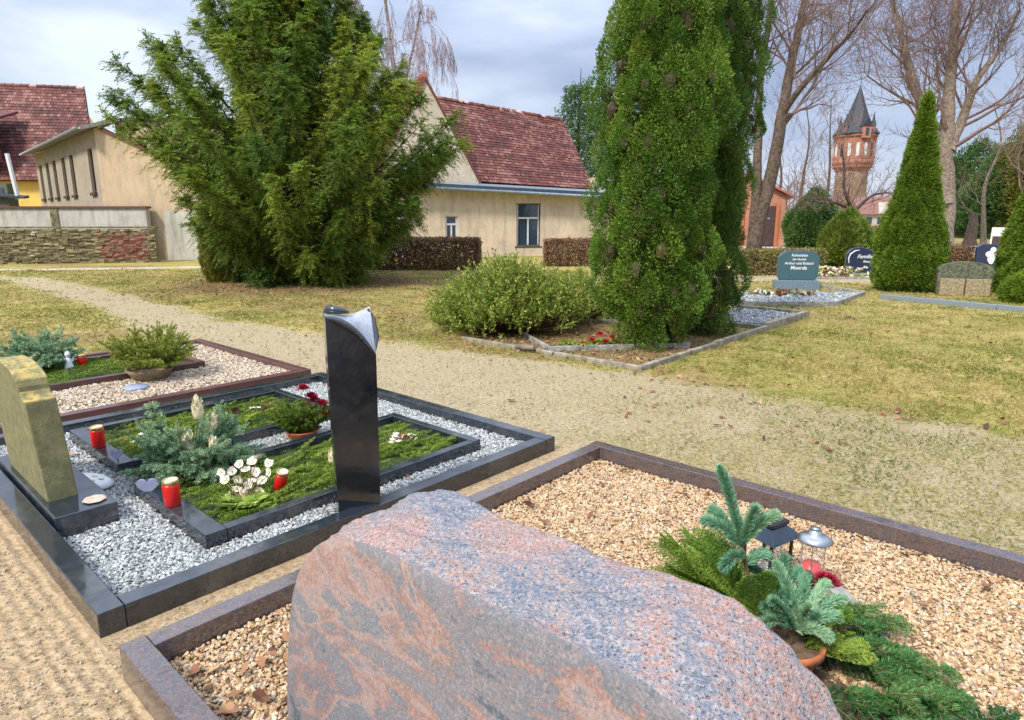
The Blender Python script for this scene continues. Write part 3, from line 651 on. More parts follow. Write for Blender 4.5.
# ------------------------------------------------------------------ black pillar
def pillar():
    cx, cy = G(359, 517, .0); t = thing('black_pillar', 'tall black polished granite pillar with a curled slanting top', 'gravestone', (cx, cy, 0), math.radians(20))
    a = A(); w, d = .125, .085; hb = .90
    # body column, slight taper, then draped top
    n = 14; V_ = []; 
    def top(fx, fy):   # fx 0 left..1 right, fy 0 front..1 back
        return 1.165 - (.215*fx**2.3)*(1-fy)**1.2 + .02*fx*fy - .03*math.sin(PI*fx)*(fy)**2
    g = [[(-w+2*w*i/n, -d+2*d*j/n, top(i/n, j/n)) for i in range(n+1)] for j in range(n+1)]
    v = [p for r in g for p in r]; f = [[j*(n+1)+i, j*(n+1)+i+1, (j+1)*(n+1)+i+1, (j+1)*(n+1)+i] for j in range(n) for i in range(n)]
    ta = A(); ta.add([(x, y, z+.002) for x, y, z in v], f)
    def wall(e0, e1, idxs):
        vv = []; 
        for k in range(n+1):
            x, y, z = idxs(k); b = .0
            tx = x*.86 if False else x
            vv += [(x*.90, y*.9, 0), (x*.95, y*.95, .45), (x, y, hb), (x, y, z)]
        ff = []
        for k in range(n):
            for q in range(3): ff.append([k*4+q, (k+1)*4+q, (k+1)*4+q+1, k*4+q+1])
        a.add(vv, ff)
    wall(0, 0, lambda k: g[0][k]); wall(0, 0, lambda k: g[k][n]); wall(0, 0, lambda k: g[n][n-k]); wall(0, 0, lambda k: g[n-k][0])
    a.build('shaft', M['black'], t, smooth=False)
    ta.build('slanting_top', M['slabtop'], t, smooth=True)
    c = A()  # peeled edge: thin curl hanging over the front, and roll at back left
    m_ = 12; prof = []
    for k in range(m_+1):
        s = k/m_; x = -w+2*w*s*.98; z = top(s, 0); prof.append((x, z))
    vv = []; ff = []
    for k, (x, z) in enumerate(prof):
        L = .035*math.sin(PI*(k/m_)**.8)+.004
        for r_, (dy, dz) in enumerate(((.0, .004), (-.014, .003), (-.02, -L*.5), (-.012, -L), (-.004, -L*.7))): vv.append((x, -d+dy, z+dz))
    for k in range(m_):
        for r_ in range(4): ff.append([k*5+r_, (k+1)*5+r_, (k+1)*5+r_+1, k*5+r_+1])
    c.add(vv, ff); c.build('curled_edge', M['dark'], t, smooth=True)
    r = A(); r.tube([(-w+.012, d-.02, 1.165), (-w+.03, d*.3, 1.19), (-w+.075, -d*.1, 1.185), (-w+.13, d*.3, 1.17)], [.014, .024, .022, .008], 12); r.build('rolled_corner', M['dark'], t, smooth=True)
    s = A(); s.tube([(w-.004, -d+.03, .95), (w+.012, 0, 1.03), (w+.006, d*.6, 1.12), (w-.01, d-.01, 1.175)], [.006, .022, .018, .006], 10); s.build('side_fold', M['dark'], t, smooth=True)
M['slabtop'] = simple('sky_sheen_granite', (.32, .35, .4), .22, 0, .15, 60, spec=1.0)  # pale base colour paints the sky's reflection onto the black granite top
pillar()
# ------------------------------------------------------------------ lichen headstone
def lichen_headstone():
    t = thing('lichen_headstone', 'old sandstone headstone with green body and yellow lichen on its stepped round top', 'headstone', W(.76, 4.0), GROT)
    A().box(-.03, .26, -.17, 1.16, .0, .145).build('plinth', M['dark'], t, bevel=.005)
    pr = [(0.05, .147)]
    pts = [(.09, .147), (.09, .72), (.155, .735), (.17, .76)]
    for k in range(13):
        an = PI*(k/12); pts.append((.50-.33*math.cos(an), .785+.10*math.sin(an)**.8 if 0 < k < 12 else .785))
    pts += [(.84, .775), (.855, .745), (.95, .73), (.95, .147)]
    a = A(); n = len(pts)
    pts = [(y if y > .7 else y+(z-.147)*.05, z-.01) for y, z in pts]
    v = [(0.0-(z-.147)*.05, y, z) for y, z in pts]+[(.145-(z-.147)*.05, y, z) for y, z in pts]
    f = [list(range(n)), list(range(n, 2*n))[::-1]]+[[i, n+i, n+(i+1) % n, (i+1) % n] for i in range(n)]
    a.add(v, f); a.build('slab', M['lichen'], t, bevel=.008)
    return t
lichen_headstone()
px, py = W(.94, 3.93); M['sandst0'] = simple('pinkish_flake', (.5, .38, .29), .8, 0, .25, 40)
tag(A().lathe([(.0, 0), (.05, .001), (.06, .006), (.05, .012), (0, .014)], 7).build('stone_flake', M['sandst0'], loc=(px, py, .147), rotz=.3), 'flat tan stone flake lying on the dark plinth of the mossy headstone', 'stone')
# ------------------------------------------------------------------ small grave things
def candle(label, loc, rot=(0, 0, 0), group='red grave candles', s=1.0):
    t = thing('grave_candle', label, 'grave candle', loc, 0, group); t.rotation_euler = rot; t.scale = (s,)*3
    A().lathe([(.036, 0), (.042, .004), (.043, .07), (.045, .118), (.040, .13)], 28).build('body', M['redpl'], t, smooth=True)
    A().lathe([(.0425, .129), (.044, .133), (.044, .148), (.039, .153), (.036, .151)], 28, cap=False).build('lid', M['gold'], t, smooth=True)
    A().lathe([(.0, .142), (.037, .144), (.0365, .150)], 24, cap=False).build('lid_top', M['cream'], t, smooth=True)
    return t
g = G(173, 505, .105); c0 = candle('red grave candle standing on the plot kerb corner by the grey heart', (*g, .105))
g = G(99, 447, .105); dup(c0, (*g, .105), label='red grave candle on the rear plot kerb, left of the small blue heart', rot=(0, 0, 1))
g = G(279, 487, .09); dup(c0, (*g, .075), label='tilted red grave candle lying among boughs right of the hellebore flowers', rot=(.12, .28, 0), scale=.85)
g = G(83, 366, .07); dup(c0, (*g, .05), label='red grave candle beside the white angel figure, furthest from the camera', rot=(0, 0, 2), scale=1.0)
def heart(label, p, s, rotz, tilt):
    pts = []
    for k in range(48):
        a_ = 2*PI*k/48; pts.append((s*.0625*16*math.sin(a_)**3*.5, s*.0625*.5*(13*math.cos(a_)-5*math.cos(2*a_)-2*math.cos(3*a_)-math.cos(4*a_))))
    t = thing('heart_marker', label, 'heart marker', p, rotz, 'slate hearts on stakes')
    a = A(); a.prism(pts, 0, .009); o = a.build('heart_plate', M['slate'], t, bevel=.002); o.rotation_euler = (PI/2+tilt, 0, 0); o.location = (0, 0, .10+s*.35)
    A().tube([(0, .004, 0), (0, .004, .14)], .003, 6).build('stake', M['blackpl'], t)
g = G(150, 503, .03); heart('larger grey slate heart on a stake below the blue fir arrangement', (*g, .0), .115, .25, .1)
g = G(118, 462, .1); heart('small blue grey slate heart hanging at the rear plot corner', (*g, .03), .075, .2, -.25)
# white ceramic pillow stone + glass block
t = thing('white_stone', 'white rounded ceramic plaque leaning in the grey gravel beside the mossy headstone', 'plaque', (*G(88, 488, .04), .05), GROT-.5)
a = A(); a.lathe([(.0, -.03), (.08, -.026), (.105, -.008), (.105, .006), (.08, .024), (0, .032)], 28); o = a.build('plaque_body', M['white'], t, smooth=True); o.scale = (1.35, .8, 1); o.rotation_euler = (.25, .2, 0); o.location = (0, 0, .03)
for k in range(5):
    x, y = .045*math.cos(k*1.25)+.01, .03*math.sin(k*1.25)
    q = A(); q.lathe([(.0, 0), (.012, .001), (.008, .004), (0, .005)], 8); q = q.build('painted_flower', M['petalp'] if 'petalp' in M else M['creambud'], o, smooth=True); q.location = (x, y, .029)
# blue fir arrangement with cream buds
def fir_bush(name, label, cat, loc, n, L, nl, nw, mt, tint, elev=(0, 1.3), pot=None, dens=900, up=.15, group=None, extra=None, side=3, zb=0.05, rad=.05):
    t = thing(name, label, cat, loc, 0, group); a = A(); st = A()
    for i in range(n):
        az = rng.uniform(0, 2*PI); el = rng.uniform(*elev); d = np.array([math.cos(az)*math.cos(el), math.sin(az)*math.cos(el), math.sin(el)])
        p = np.array([math.cos(az)*rad, math.sin(az)*rad, zb]); bough(a, st, p, d, L*rng.uniform(.65, 1.1), nl, nw, dens, tint+rng.normal(0, .12), .25, side, flat=False, up=up, sl=.45)
    if extra: extra(a, st)
    a.build('foliage', mt, t); st.build('stems', M['stem'], t)
    return t
def bud(t, x, y, z, h, r, rot=(0, 0, 0), m='creambud'):
    a = A(); a.lathe([(.01, 0), (r*.8, h*.12), (r, h*.38), (r*.8, h*.7), (r*.35, h*.93), (.0, h)], 16); o = a.build('bud', M[m], t, smooth=True); o.location = (x, y, z); o.rotation_euler = rot
    q = A()
    for k in range(16):
        th = k*2.4; zz = h*(.1+.05*k); rr = r*math.sin(PI*min(1, .2+zz/h*.75))
        leaves(q, np.array([[rr*.9*math.cos(th), rr*.9*math.sin(th), zz]]), np.array([[math.cos(th)*.15, math.sin(th)*.15, 1]]), h*.4, r*.9, .5, np.array([[-math.sin(th), math.cos(th), 0.]]))
    q = q.build('bract', M[m], o)
def pcone(t, loc, h, r, rot=(0, 0, 0), name='pine_cone'):
    a = A(); n = 70
    for k in range(n):
        f = k/n; th = k*2.39996; z = h*f; rr = r*math.sin(PI*(.12+.8*f))**.8
        d = np.array([[math.cos(th), math.sin(th), .45]]); p = np.array([[rr*.35*math.cos(th), rr*.35*math.sin(th), z]])
        leaves(a, p, d, rr*.75+.003, .6*r, .5, np.array([[-math.sin(th), math.cos(th), 0.]]), mid=.75)
        leaves(a, p-[0, 0, .002], d*[1, 1, .6], rr*.72+.003, .55*r, .5, np.array([[-math.sin(th), math.cos(th), 0.]]), mid=.75)
    a.lathe([(.003, 0), (r*.4, h*.3), (r*.3, h*.7), (.001, h)], 8)
    o = a.build(name, M['cone'], t); o.location = loc; o.rotation_euler = rot; return o
g = G(193, 470, .05)
def ex(a, st):
    # taller leading shoot at the left
    for (dx, dy, L) in ((-.20, .03, .44),):
        c = curve((dx, dy, .05), (-.05, .0, 1), L, 8, 0, .03); st.tube(c, .004, 5)
        for k in range(2, 8):
            for s in range(5):
                az = s*1.26+k; c2 = curve(c[k-1], (math.cos(az), math.sin(az), .9-.1*k*.3), .12*(1-.08*k), 5, .1, .04); needles(a, c2, .024, .0055, 1400, .65, .2)
t = fir_bush('fir_arrangement', 'big blue green fir arrangement with cream buds lying across both inner plots', 'flower arrangement', (*g, .03), 72, .42, .026, .006, M['bluep'], .5, (.05, 1.35), dens=1100, extra=ex)
for (px, py, zz, h, r, rt) in ((198, 392, .30, .13, .028, (0, .05, 0)), (191, 425, .22, .13, .03, (.1, -.05, 0)), (210, 405, .26, .11, .027, (0, .3, 0)), (213, 425, .17, .09, .022, (0, .1, .2))):
    q = P(px, py+26, g[1]+(.02 if zz > .25 else -.08)); bud(t, q[0]-g[0], q[1]-g[1], q[2]-.03-h*.1, h*1.1, r*1.25, rt); A().tube([(0, 0, .02), (q[0]-g[0], q[1]-g[1], q[2]-.03)], .004, 5).build('bud_stem', M['stem'], t)
pcone(t, (.17, -.02, .14), .08, .03, (.9, .4, 0)); 
# hellebores
g = G(243, 505, .08); t = thing('hellebore', 'white flowering hellebore plant with green leaves at the front of the near plot', 'flowers', (*g, .06))
a = A(); sp = []
for k in range(60):
    az = rng.uniform(0, 2*PI); el = rng.uniform(.1, .9); d = np.array([math.cos(az)*math.cos(el), math.sin(az)*math.cos(el), math.sin(el)]); c = rng.normal(0, .03, 3)*[1, 1, .2]+d*.05
    for s in (-.5, 0, .5): leaves(a, (c)[None], np.array([[math.cos(az+s), math.sin(az+s), .25]]), .075, .036, .6+rng.normal(0, .2), np.array([[-math.sin(az+s), math.cos(az+s), .2]]))
a.build('leaves', M['moss'], t)
FL = [(225, 479), (232, 469), (240, 462), (252, 460), (256, 470), (247, 484), (228, 495), (262, 478), (238, 476), (270, 470), (244, 492), (258, 456), (236, 488), (252, 480), (222, 470), (268, 462), (246, 468), (233, 500), (260, 488)]
for i, (px, py) in enumerate(FL):
    q = P(px, py+2, g[1]+.10+.05*rng.random()+(490-py)*.004); o = thing_f = A()
    st = A(); st.tube([(0, 0, .02), ((q[0]-g[0])*.6, (q[1]-g[1])*.6, (q[2]-.06)*.7), (q[0]-g[0], q[1]-g[1], q[2]-.065)], .0022, 5); sto = st.build('flower_stem', M['moss_stem'] if 'moss_stem' in M else M['stem'], t)
    fl = A(); tilt = rng.normal(0, .5, 2)
    for k in range(5):
        th = k*2*PI/5+i; d = np.array([[math.cos(th), math.sin(th), .45]]); leaves(fl, np.zeros((1, 3)), d, rng.uniform(.028, .04), .036, .5, np.array([[-math.sin(th), math.cos(th), 0]]), mid=.6)
    fo = fl.build('flower', M['petal'], t); fo.location = (q[0]-g[0], q[1]-g[1], q[2]-.06); fo.rotation_euler = (-.7+tilt[0]*.5, tilt[1]*.5, 0); fo.rotation_euler = (.6+tilt[0], tilt[1]*1.3, 0)
    c = A(); c.lathe([(.0, 0), (.006, .002), (.005, .008), (0, .009)], 8); c = c.build('stamen', M['yellow'], fo, smooth=True)
# potted fir with burgundy roses
g = G(303, 440, .02); t = thing('potted_rose_arrangement', 'terracotta bowl of green conifer and burgundy roses left of the black pillar', 'flower arrangement', (*g, .02))
A().lathe([(.065, 0), (.10, .03), (.12, .075), (.127, .085), (.12, .087), (.105, .07), (.0, .065)], 28, cap=False).build('bowl', M['terracotta'], t, smooth=True)
a = A(); st = A()
for i in range(46):
    az = rng.uniform(0, 2*PI); el = rng.uniform(.65, 1.5); L = rng.uniform(.15, .31); d = (math.cos(az)*math.cos(el)-.12, math.sin(az)*math.cos(el), math.sin(el)); bough(a, st, (math.cos(az)*.04, math.sin(az)*.04, .07), d, L, .02, .005, 1200, .4, .15, 3, False, .2, sl=.4)
a.build('foliage', M['fir2'] if 'fir2' in M else M['moss'], t); st.build('stems', M['stem'], t)
def rose(t, loc, r, m='rose', n=26):
    a = A()
    for k in range(n):
        f = k/n; th = k*2.39996; el = 1.35-1.3*f; d = np.array([[math.cos(th)*math.cos(el), math.sin(th)*math.cos(el), math.sin(el)]])
        leaves(a, np.array([[math.cos(th)*r*.25*f, math.sin(th)*r*.25*f, -r*.3]]), d, r*(1+.2*f), r*.8, .5, np.array([[-math.sin(th), math.cos(th), 0]]), mid=.7)
    o = a.build('rose_bloom', M[m], t); o.location = loc; return o
for px, py in ((303, 388), (314, 400), (326, 413), (322, 403), (311, 396)):
    q = P(px, py, g[1]-.03+.04*rng.random()); rose(t, (q[0]-g[0], q[1]-g[1], q[2]-.02), .047)
# dried arrangement at plot right, pine cones, small items
def dried(label, g, r, n=26):
    t = thing('dried_arrangement', label, 'flower arrangement', (*g, .07)); a = A()
    for k in range(n):
        az = rng.uniform(0, 2*PI); rr = r*math.sqrt(rng.random()); p = np.array([[rr*math.cos(az), rr*math.sin(az), rng.uniform(0, .03)]])
        for s in range(7):
            th = s*.9+az; leaves(a, p, np.array([[math.cos(th), math.sin(th), .5]]), .033, .022, .5, np.array([[-math.sin(th), math.cos(th), 0]]))
    a.build('dried_blossom', M['petal'], t)['kind'] = 'stuff'
    b = A(); dry_leaves(b, rng.normal(0, r*.6, 9), rng.normal(0, r*.6, 9), np.full(9, .03), .05); b.build('dead_leaf', M['leaf'], t)['kind'] = 'stuff'
    pcone(t, (r*.3, -r*.2, .03), .05, .022, (1.2, .3, 0)); return t
dried('cream dried blossoms with russet leaves right of the black pillar', G(403, 440, .08), .09)
dried('pale dried magnolia blossoms at the left end of the rear plot', G(146, 437, .1), .10, 14)
dried('cream dried leaves and cones on boughs in the middle of the rear plot', G(262, 408, .09), .10, 8)
def loose_cone(label, px, py):
    g = G(px, py, .09); o = pcone(None, (*g, .10), .065, .03, (1.4, .2, .6)); tag(o, label, 'pine cone', 'loose pine cones on the rear plot')
loose_cone('brown pine cone resting on the rear plot boughs', 235, 412)
g = G(333, 462, .08); t = thing('flame_cone', 'pale cream upright cone shaped bud left of the pillar foot', 'cone', (*g, .06)); bud(t, 0, 0, 0, .10, .03)
# grave 3 things
g = G(151, 380, .02); t = thing('wicker_bowl', 'shallow wicker bowl overflowing with cut fir twigs on buff gravel', 'planter', (*g, .02))
A().lathe([(.12, 0), (.16, .03), (.21, .10), (.225, .13), (.215, .132), (.2, .10), (.0, .09)], 32, cap=False).build('bowl', M['wicker'], t, smooth=True)
a = A(); st = A()
for k in range(3):
    q = A(); 
for i in range(60):
    az = rng.uniform(0, 2*PI); el = rng.uniform(.3, 1.35); L = rng.uniform(.25, .5); d = (math.cos(az)*math.cos(el), math.sin(az)*math.cos(el), math.sin(el)); bough(a, st, (math.cos(az)*.1, math.sin(az)*.1, .14), d, L, .026, .008, 650, .5, .05, 3, False, .3, sl=.5)
a.build('fir_twigs', M['twigfir'], t); st.build('stems', M['stem'], t)
g = G(38, 372, .03)
fir_bush('spruce_bush', 'rounded blue green spruce shrub at the left end of the rear grave', 'shrub', (*g, .02), 75, .46, .034, .012, M['bluep'], .5, (.05, 1.45), dens=480)
o = A().lathe([(.0, 0), (.10, .0), (.115, .012), (.105, .024), (.0, .03)], 28).build('round_stone', M['slate'], smooth=True, loc=(*G(136, 389, .03), .035)); tag(o, 'flat round blue grey stone in front of the wicker bowl', 'stone')
def angel():
    g = G(70, 372, .05); t = thing('angel_figure', 'small white angel figurine next to the far red candle', 'figurine', (*g, .05), .3)
    A().lathe([(.05, 0), (.055, .01), (.045, .05), (.03, .11), (.028, .14), (.016, .155), (.014, .162), (.026, .178), (.028, .2), (.018, .222), (0, .228)], 20).build('robe_body', M['white'], t, smooth=True)
    a = A()
    for s in (-1, 1): a.prism([(s*.0, 0), (s*.045, .05), (s*.05, .1), (s*.02, .06), (0, .02)][::s], 0, .008)
    o = a.build('wings', M['white'], t); o.rotation_euler = (PI/2, 0, 0); o.location = (0, .03, .07)
angel()
t = thing('slate_plinth', 'low dark slab with pale top behind the mossy headstone', 'plinth', W(.78, 6.5), GROT)
A().box(0, .22, 0, 1.5, 0, .18).build('block', M['kerb3'], t, bevel=.005); A().box(-.02, .24, -.02, 1.52, .182, .21).build('cap', M['concrete'], t, bevel=.005)
# ------------------------------------------------------------------ foreground arrangement
PX, PY = W(2.18, .66)
t = thing('terracotta_fir_pot', 'terracotta pot with blue noble fir and golden green thuja behind the big boulder', 'potted arrangement', (PX, PY, .03))
A().lathe([(.085, 0), (.11, .09), (.125, .135), (.14, .137), (.142, .17), (.135, .173), (.125, .165), (.12, .145), (0, .14)], 40, cap=False).build('pot', M['terracotta'], t, smooth=True)
A().lathe([(0, .15), (.12, .148)], 24, cap=False).build('pot_soil', M['soil'], t)
def lp(px, py, dy=0.0):
    q = P(px, py, PY+dy); return np.array([q[0]-PX, q[1]-PY, q[2]-.03])
a = A(); st = A()
def finger(p0, p1, tint=.5, bow=.02, nl=.034, nw=.0042, dens=5600):
    p0 = np.array(p0); p1 = np.array(p1); k = 9; s = np.linspace(0, 1, k)[:, None]
    c = p0*(1-s)+p1*s; c[:, 2] += np.sin(s[:, 0]*PI)*bow; needles(a, c, nl, nw, dens, tint, .22, spread=.8, fwd=.75); st.tube(c, np.linspace(.0045, .003, k), 6)
b0 = lp(762, 640, .0); j1 = lp(742, 546, .0); tip = lp(719, 466, .02)
st.tube([(0, 0, .15), (b0*.5+j1*.5), j1], [.007, .006, .005], 7)
finger(j1, tip, .5); finger(j1, lp(757, 507, -.05), .6); finger(j1, lp(702, 520, .05), .45); finger(lp(738, 545), lp(710, 508, .09), .4); finger(lp(746, 540), lp(779, 515, -.03), .7)
finger(j1*.9+b0*.1, lp(722, 570, -.06), .35); finger(j1*.8+b0*.2, lp(768, 556, .05), .4)
j2 = lp(795, 625, -.06); st.tube([(0.02, -.02, .15), j2], [.006, .005], 7)
for px, py, dy in ((775, 562, 0), (806, 574, .03), (828, 582, .03), (846, 598, .0), (842, 618, -.08), (770, 600, -.1), (812, 607, -.12), (790, 590, -.02), (760, 625, -.1), (832, 640, -.12)): finger(j2+rng.normal(0, .012, 3), lp(px, py, dy), rng.uniform(.4, .75))
j3 = lp(780, 600, .05)
for px, py, dy in ((785, 556, .08), (770, 575, .02), (800, 570, .1), (752, 588, .0), (748, 566, .06), (790, 600, -.08), (764, 610, -.05)): finger(j3, lp(px, py, dy), .35)
a.build('noble_fir', M['blue'], t); st.build('stems', M['stem'], t)
# thuja fronds
a = A(); st = A()
def frond(p, d, L, tint, droop=.5, nb=22, wmax=.42, s=.0085):
    c = curve(p, d, L, nb+1, droop, .03); st.tube(c, np.linspace(.002, .0008, nb+1), 4)
    pl = nrm(np.cross(d/np.linalg.norm(d), [rng.normal(0, .5), rng.normal(0, .5), 1.])[None])[0]
    for k in range(2, nb):
        f = k/nb; dd = nrm((c[k+1]-c[k])[None])[0]
        bl = L*wmax*math.sin(PI*min(1, .15+.85*(1-f)))*.55
        for sg in (-1, 1):
            m_ = max(3, int(bl/.0055)); q = c[k]+((dd*.7+sg*pl*.8))*np.linspace(0, bl, m_)[:, None]; q[:, 2] -= np.linspace(0, 1, m_)**2*bl*.25
            e = dd*.7+sg*pl*.8; ss = pl*.5*sg+dd
            leaves(a, q, np.broadcast_to(e, q.shape)+rng.normal(0, .1, q.shape), s*1.7, s*.62, np.clip(tint+rng.normal(0, .1, m_), 0, 1))
            leaves(a, q, np.broadcast_to(dd*1.1-sg*pl*.05, q.shape)+rng.normal(0, .15, q.shape), s*2.0*np.linspace(1, .4, m_), s*.6, np.clip(tint+rng.normal(0, .1, m_), 0, 1))
            leaves(a, q, np.broadcast_to(sg*pl*1.1-dd*.1, q.shape)+rng.normal(0, .15, q.shape), s*1.6*np.linspace(1, .4, m_), s*.6, np.clip(tint+rng.normal(0, .1, m_), 0, 1))
for i in range(44):
    az = rng.uniform(0, 2*PI); el = rng.uniform(.3, .95); L = rng.uniform(.12, .24)
    if math.sin(az) < -.1 and math.cos(az) < .75: continue
    d = np.array([math.cos(az)*math.cos(el)-.15, math.sin(az)*math.cos(el)+.2, math.sin(el)]); frond(np.array([math.cos(az)*.07, math.sin(az)*.07, .15]), d, L, rng.uniform(.35, .75))
for (px, py, dy) in ((662, 552, .05), (668, 538, .12), (682, 531, .15), (694, 540, .1), (705, 552, 0), (690, 560, -.05), (712, 565, .05), (722, 580, -.05), (676, 562, 0), (735, 572, .05), (748, 590, 0), (700, 535, .2), (716, 548, .15), (684, 548, .05)):
    p0 = lp(748, 622, rng.normal(0, .04)); v_ = lp(px, py, dy)-p0; frond(p0+v_*.05, v_+np.array([0, 0, .05]), np.linalg.norm(v_)*.97, rng.uniform(.35, .7), .3, 26, .42)
for (px, py, dy) in ((665, 545, .1), (676, 560, .0), (690, 540, .15), (700, 570, -.05), (712, 590, -.1), (725, 620, -.12), (850, 640, 0), (700, 548, .1), (745, 575, -.1), (870, 652, -.05), (685, 575, .05), (672, 580, .0)):
    tgt = lp(px, py, dy); p0 = np.array([0, 0, .15])+rng.normal(0, .03, 3)*[1, 1, .2]; v_ = tgt-p0; 
    frond(p0+v_*.3, v_+np.array([0, 0, .08]), np.linalg.norm(v_)*.72, rng.uniform(.45, .8), .35, 26, .5)
a.build('thuja_sprays', M['thuja'], t); st.build('thuja_stems', M['stem'], t)
# pine cone on its stick + burgundy flower in the pot
q = lp(803, 590, .1); pcone(t, tuple(q-[0, 0, .03]), .11, .032, (.1, .1, 0)); A().tube([(.02, .02, .15), tuple(q-[0, 0, .02])], .004, 6).build('cone_stick', M['stem'], t)
q = lp(826, 580, .1); rose(t, tuple(q), .042, 'rose', 44)
# dark fir boughs on the plot + curved kerb
a = A(); st = A()
a.add([(*W(*q), .04) for q in ((1.5, .1), (1.5, .75), (2.3, .8), (2.3, .5), (2.1, .1), (1.9, -.4), (1.5, -.5))], [[0, 6, 5, 4, 3, 2, 1]], .3, 1)
kuv = np.array([(x*UX+y*UY, x*VX+y*VY) for x, y in (G(px, py, .07) for px, py in ((832, 585), (846, 598), (868, 622), (893, 660), (925, 690), (953, 712), (985, 745), (1010, 790)))]); kuv = kuv[np.argsort(kuv[:, 1])]
for i in range(130):
    v = rng.uniform(-.35, .75); uk = np.interp(v, kuv[:, 1], kuv[:, 0]); u = uk-.1-rng.random()*(uk-1.6); th = GROT+rng.normal(-1.35, .6); L = rng.uniform(.15, .28)
    x0, y0 = W(u, v); bough(a, st, (x0, y0, .05+rng.uniform(0, .09)), (math.cos(th), math.sin(th), .12), L, .024, .0033, 1500, rng.uniform(.1, .85), .4, 4, True, .15)
for (p0, p1) in (((840, 640), (925, 660)), ((850, 625), (885, 640)), ((860, 660), (955, 715)), ((830, 610), (862, 618)), ((880, 650), (935, 690)), ((845, 690), (900, 715))):
    g0 = G(*p0, .12); g1 = G(*p1, .07); L = math.dist(g0, g1); bough(a, st, (*g0, .12), (g1[0]-g0[0], g1[1]-g0[1], .02), L, .024, .004, 1600, .6, .3, 5, True, .15, sl=.4)
bm_ = A(); 
o = a.build('fir_bough_cover', [M['fir'], M['soil']]); tag(o, 'dark green fir boughs spread flat around the pot behind the boulder', 'bough cover', kind='stuff'); q = st.build('bough_stems', M['stem'], o)
kp = [G(x, y, .07) for x, y in ((832, 585), (846, 598), (868, 622), (893, 660), (925, 690), (953, 712), (985, 745), (1010, 790))]
t = thing('curved_plot_kerb', 'narrow grey curved kerb slab beside the dark fir boughs', 'plot edging', (0, 0, 0))
a = A(); cp = np.array(kp); s = np.linspace(0, len(cp)-1, 40); cx_ = np.interp(s, range(len(cp)), cp[:, 0]); cy_ = np.interp(s, range(len(cp)), cp[:, 1])
for _ in range(6): cx_[1:-1] = (cx_[:-2]+cx_[1:-1]*2+cx_[2:])/4; cy_[1:-1] = (cy_[:-2]+cy_[1:-1]*2+cy_[2:])/4
tx = np.gradient(cx_); ty = np.gradient(cy_); ln = np.hypot(tx, ty); nx_, ny_ = -ty/ln*.035, tx/ln*.024; m_ = len(cx_)
v = np.concatenate([np.c_[cx_+nx_, cy_+ny_, np.full(m_, .075)], np.c_[cx_-nx_, cy_-ny_, np.full(m_, .075)], np.c_[cx_+nx_, cy_+ny_, np.zeros(m_)], np.c_[cx_-nx_, cy_-ny_, np.zeros(m_)]])
f = [[i, i+1, m_+i+1, m_+i] for i in range(m_-1)]+[[i, 2*m_+i, 2*m_+i+1, i+1] for i in range(m_-1)]+[[m_+i, m_+i+1, 3*m_+i+1, 3*m_+i] for i in range(m_-1)]
a.add(v, f); a.build('curved_stone', M['concrete'], t, bevel=.003)
# solar lantern
g = G(765, 577, .03); t = thing('solar_grave_lamp', 'black square solar grave lamp on legs behind the fir pot', 'solar lamp', (*g, .03), .55)
zt = P(770, 533, g[1])[2]-.03
a = A(); w1, w2 = .105, .05
a.hexa([(-w1, -w1, zt), (w1, -w1, zt), (w1, w1, zt), (-w1, w1, zt), (-w2, -w2, zt+.052), (w2, -w2, zt+.052), (w2, w2, zt+.052), (-w2, w2, zt+.052)]); a.build('solar_roof', M['solar'], t, bevel=.003)
a = A(); a.box(-.06, .06, -.06, .06, zt+.053, zt+.075); a.build('cap', M['blackpl'], t, bevel=.006)
A().lathe([(.026, 0), (.026, .008), (.014, .016), (.0, .017)], 20).build('switch_knob', M['blackpl'], t, smooth=True, loc=(0, 0, zt+.076))
for sx_ in (-1, 1):
    for sy_ in (-1, 1): A().box(sx_*.07-.006, sx_*.07+.006, sy_*.07-.006, sy_*.07+.006, 0, zt-.001).build('leg', M['blackpl'], t, bevel=.001)
A().box(-.082, .082, -.082, .082, 0, .012).build('base', M['blackpl'], t, bevel=.002)
A().lathe([(.035, .013), (.038, .08), (.03, .1), (0, .1)], 20).build('light_body', M['clear'], t, smooth=True)
# glass lantern
g = G(808, 600, .03); t = thing('glass_grave_lantern', 'round glass lantern with pewter lid and red candle right of the solar lamp', 'lantern', (*g, .03))
zt = P(808, 540, g[1])[2]-.03
A().lathe([(.06, 0), (.06, .012), (.05, .018), (.05, .024)], 32).build('base', M['pewter'], t, smooth=True, bevel=.001)
A().lathe([(.048, .025), (.05, zt*.5), (.047, zt-.002)], 32, cap=False).build('glass_cylinder', M['clear'], t, smooth=True)
A().lathe([(.072, zt), (.075, zt+.004), (.05, zt+.022), (.026, zt+.03), (.026, zt+.043), (.018, zt+.045), (.018, zt+.052), (.021, zt+.056), (.0, zt+.058)], 32).build('lid', M['pewter'], t, smooth=True)
A().lathe([(.034, .026), (.036, .03), (.036, zt*.62), (.0, zt*.62)], 24).build('candle', M['redpl'], t, smooth=True)
for k in range(3): A().tube([(.051*math.cos(k*2.1), .051*math.sin(k*2.1), .02), (.051*math.cos(k*2.1), .051*math.sin(k*2.1), zt)], .0022, 5).build('rib', M['pewter'], t)
M['gapcore'] = simple('dark_gap_core', (.07, .05, .025), .95, 0, .4, 14, .6, 60)  # dead-twig brown, also paints the shade in the gaps between clumps
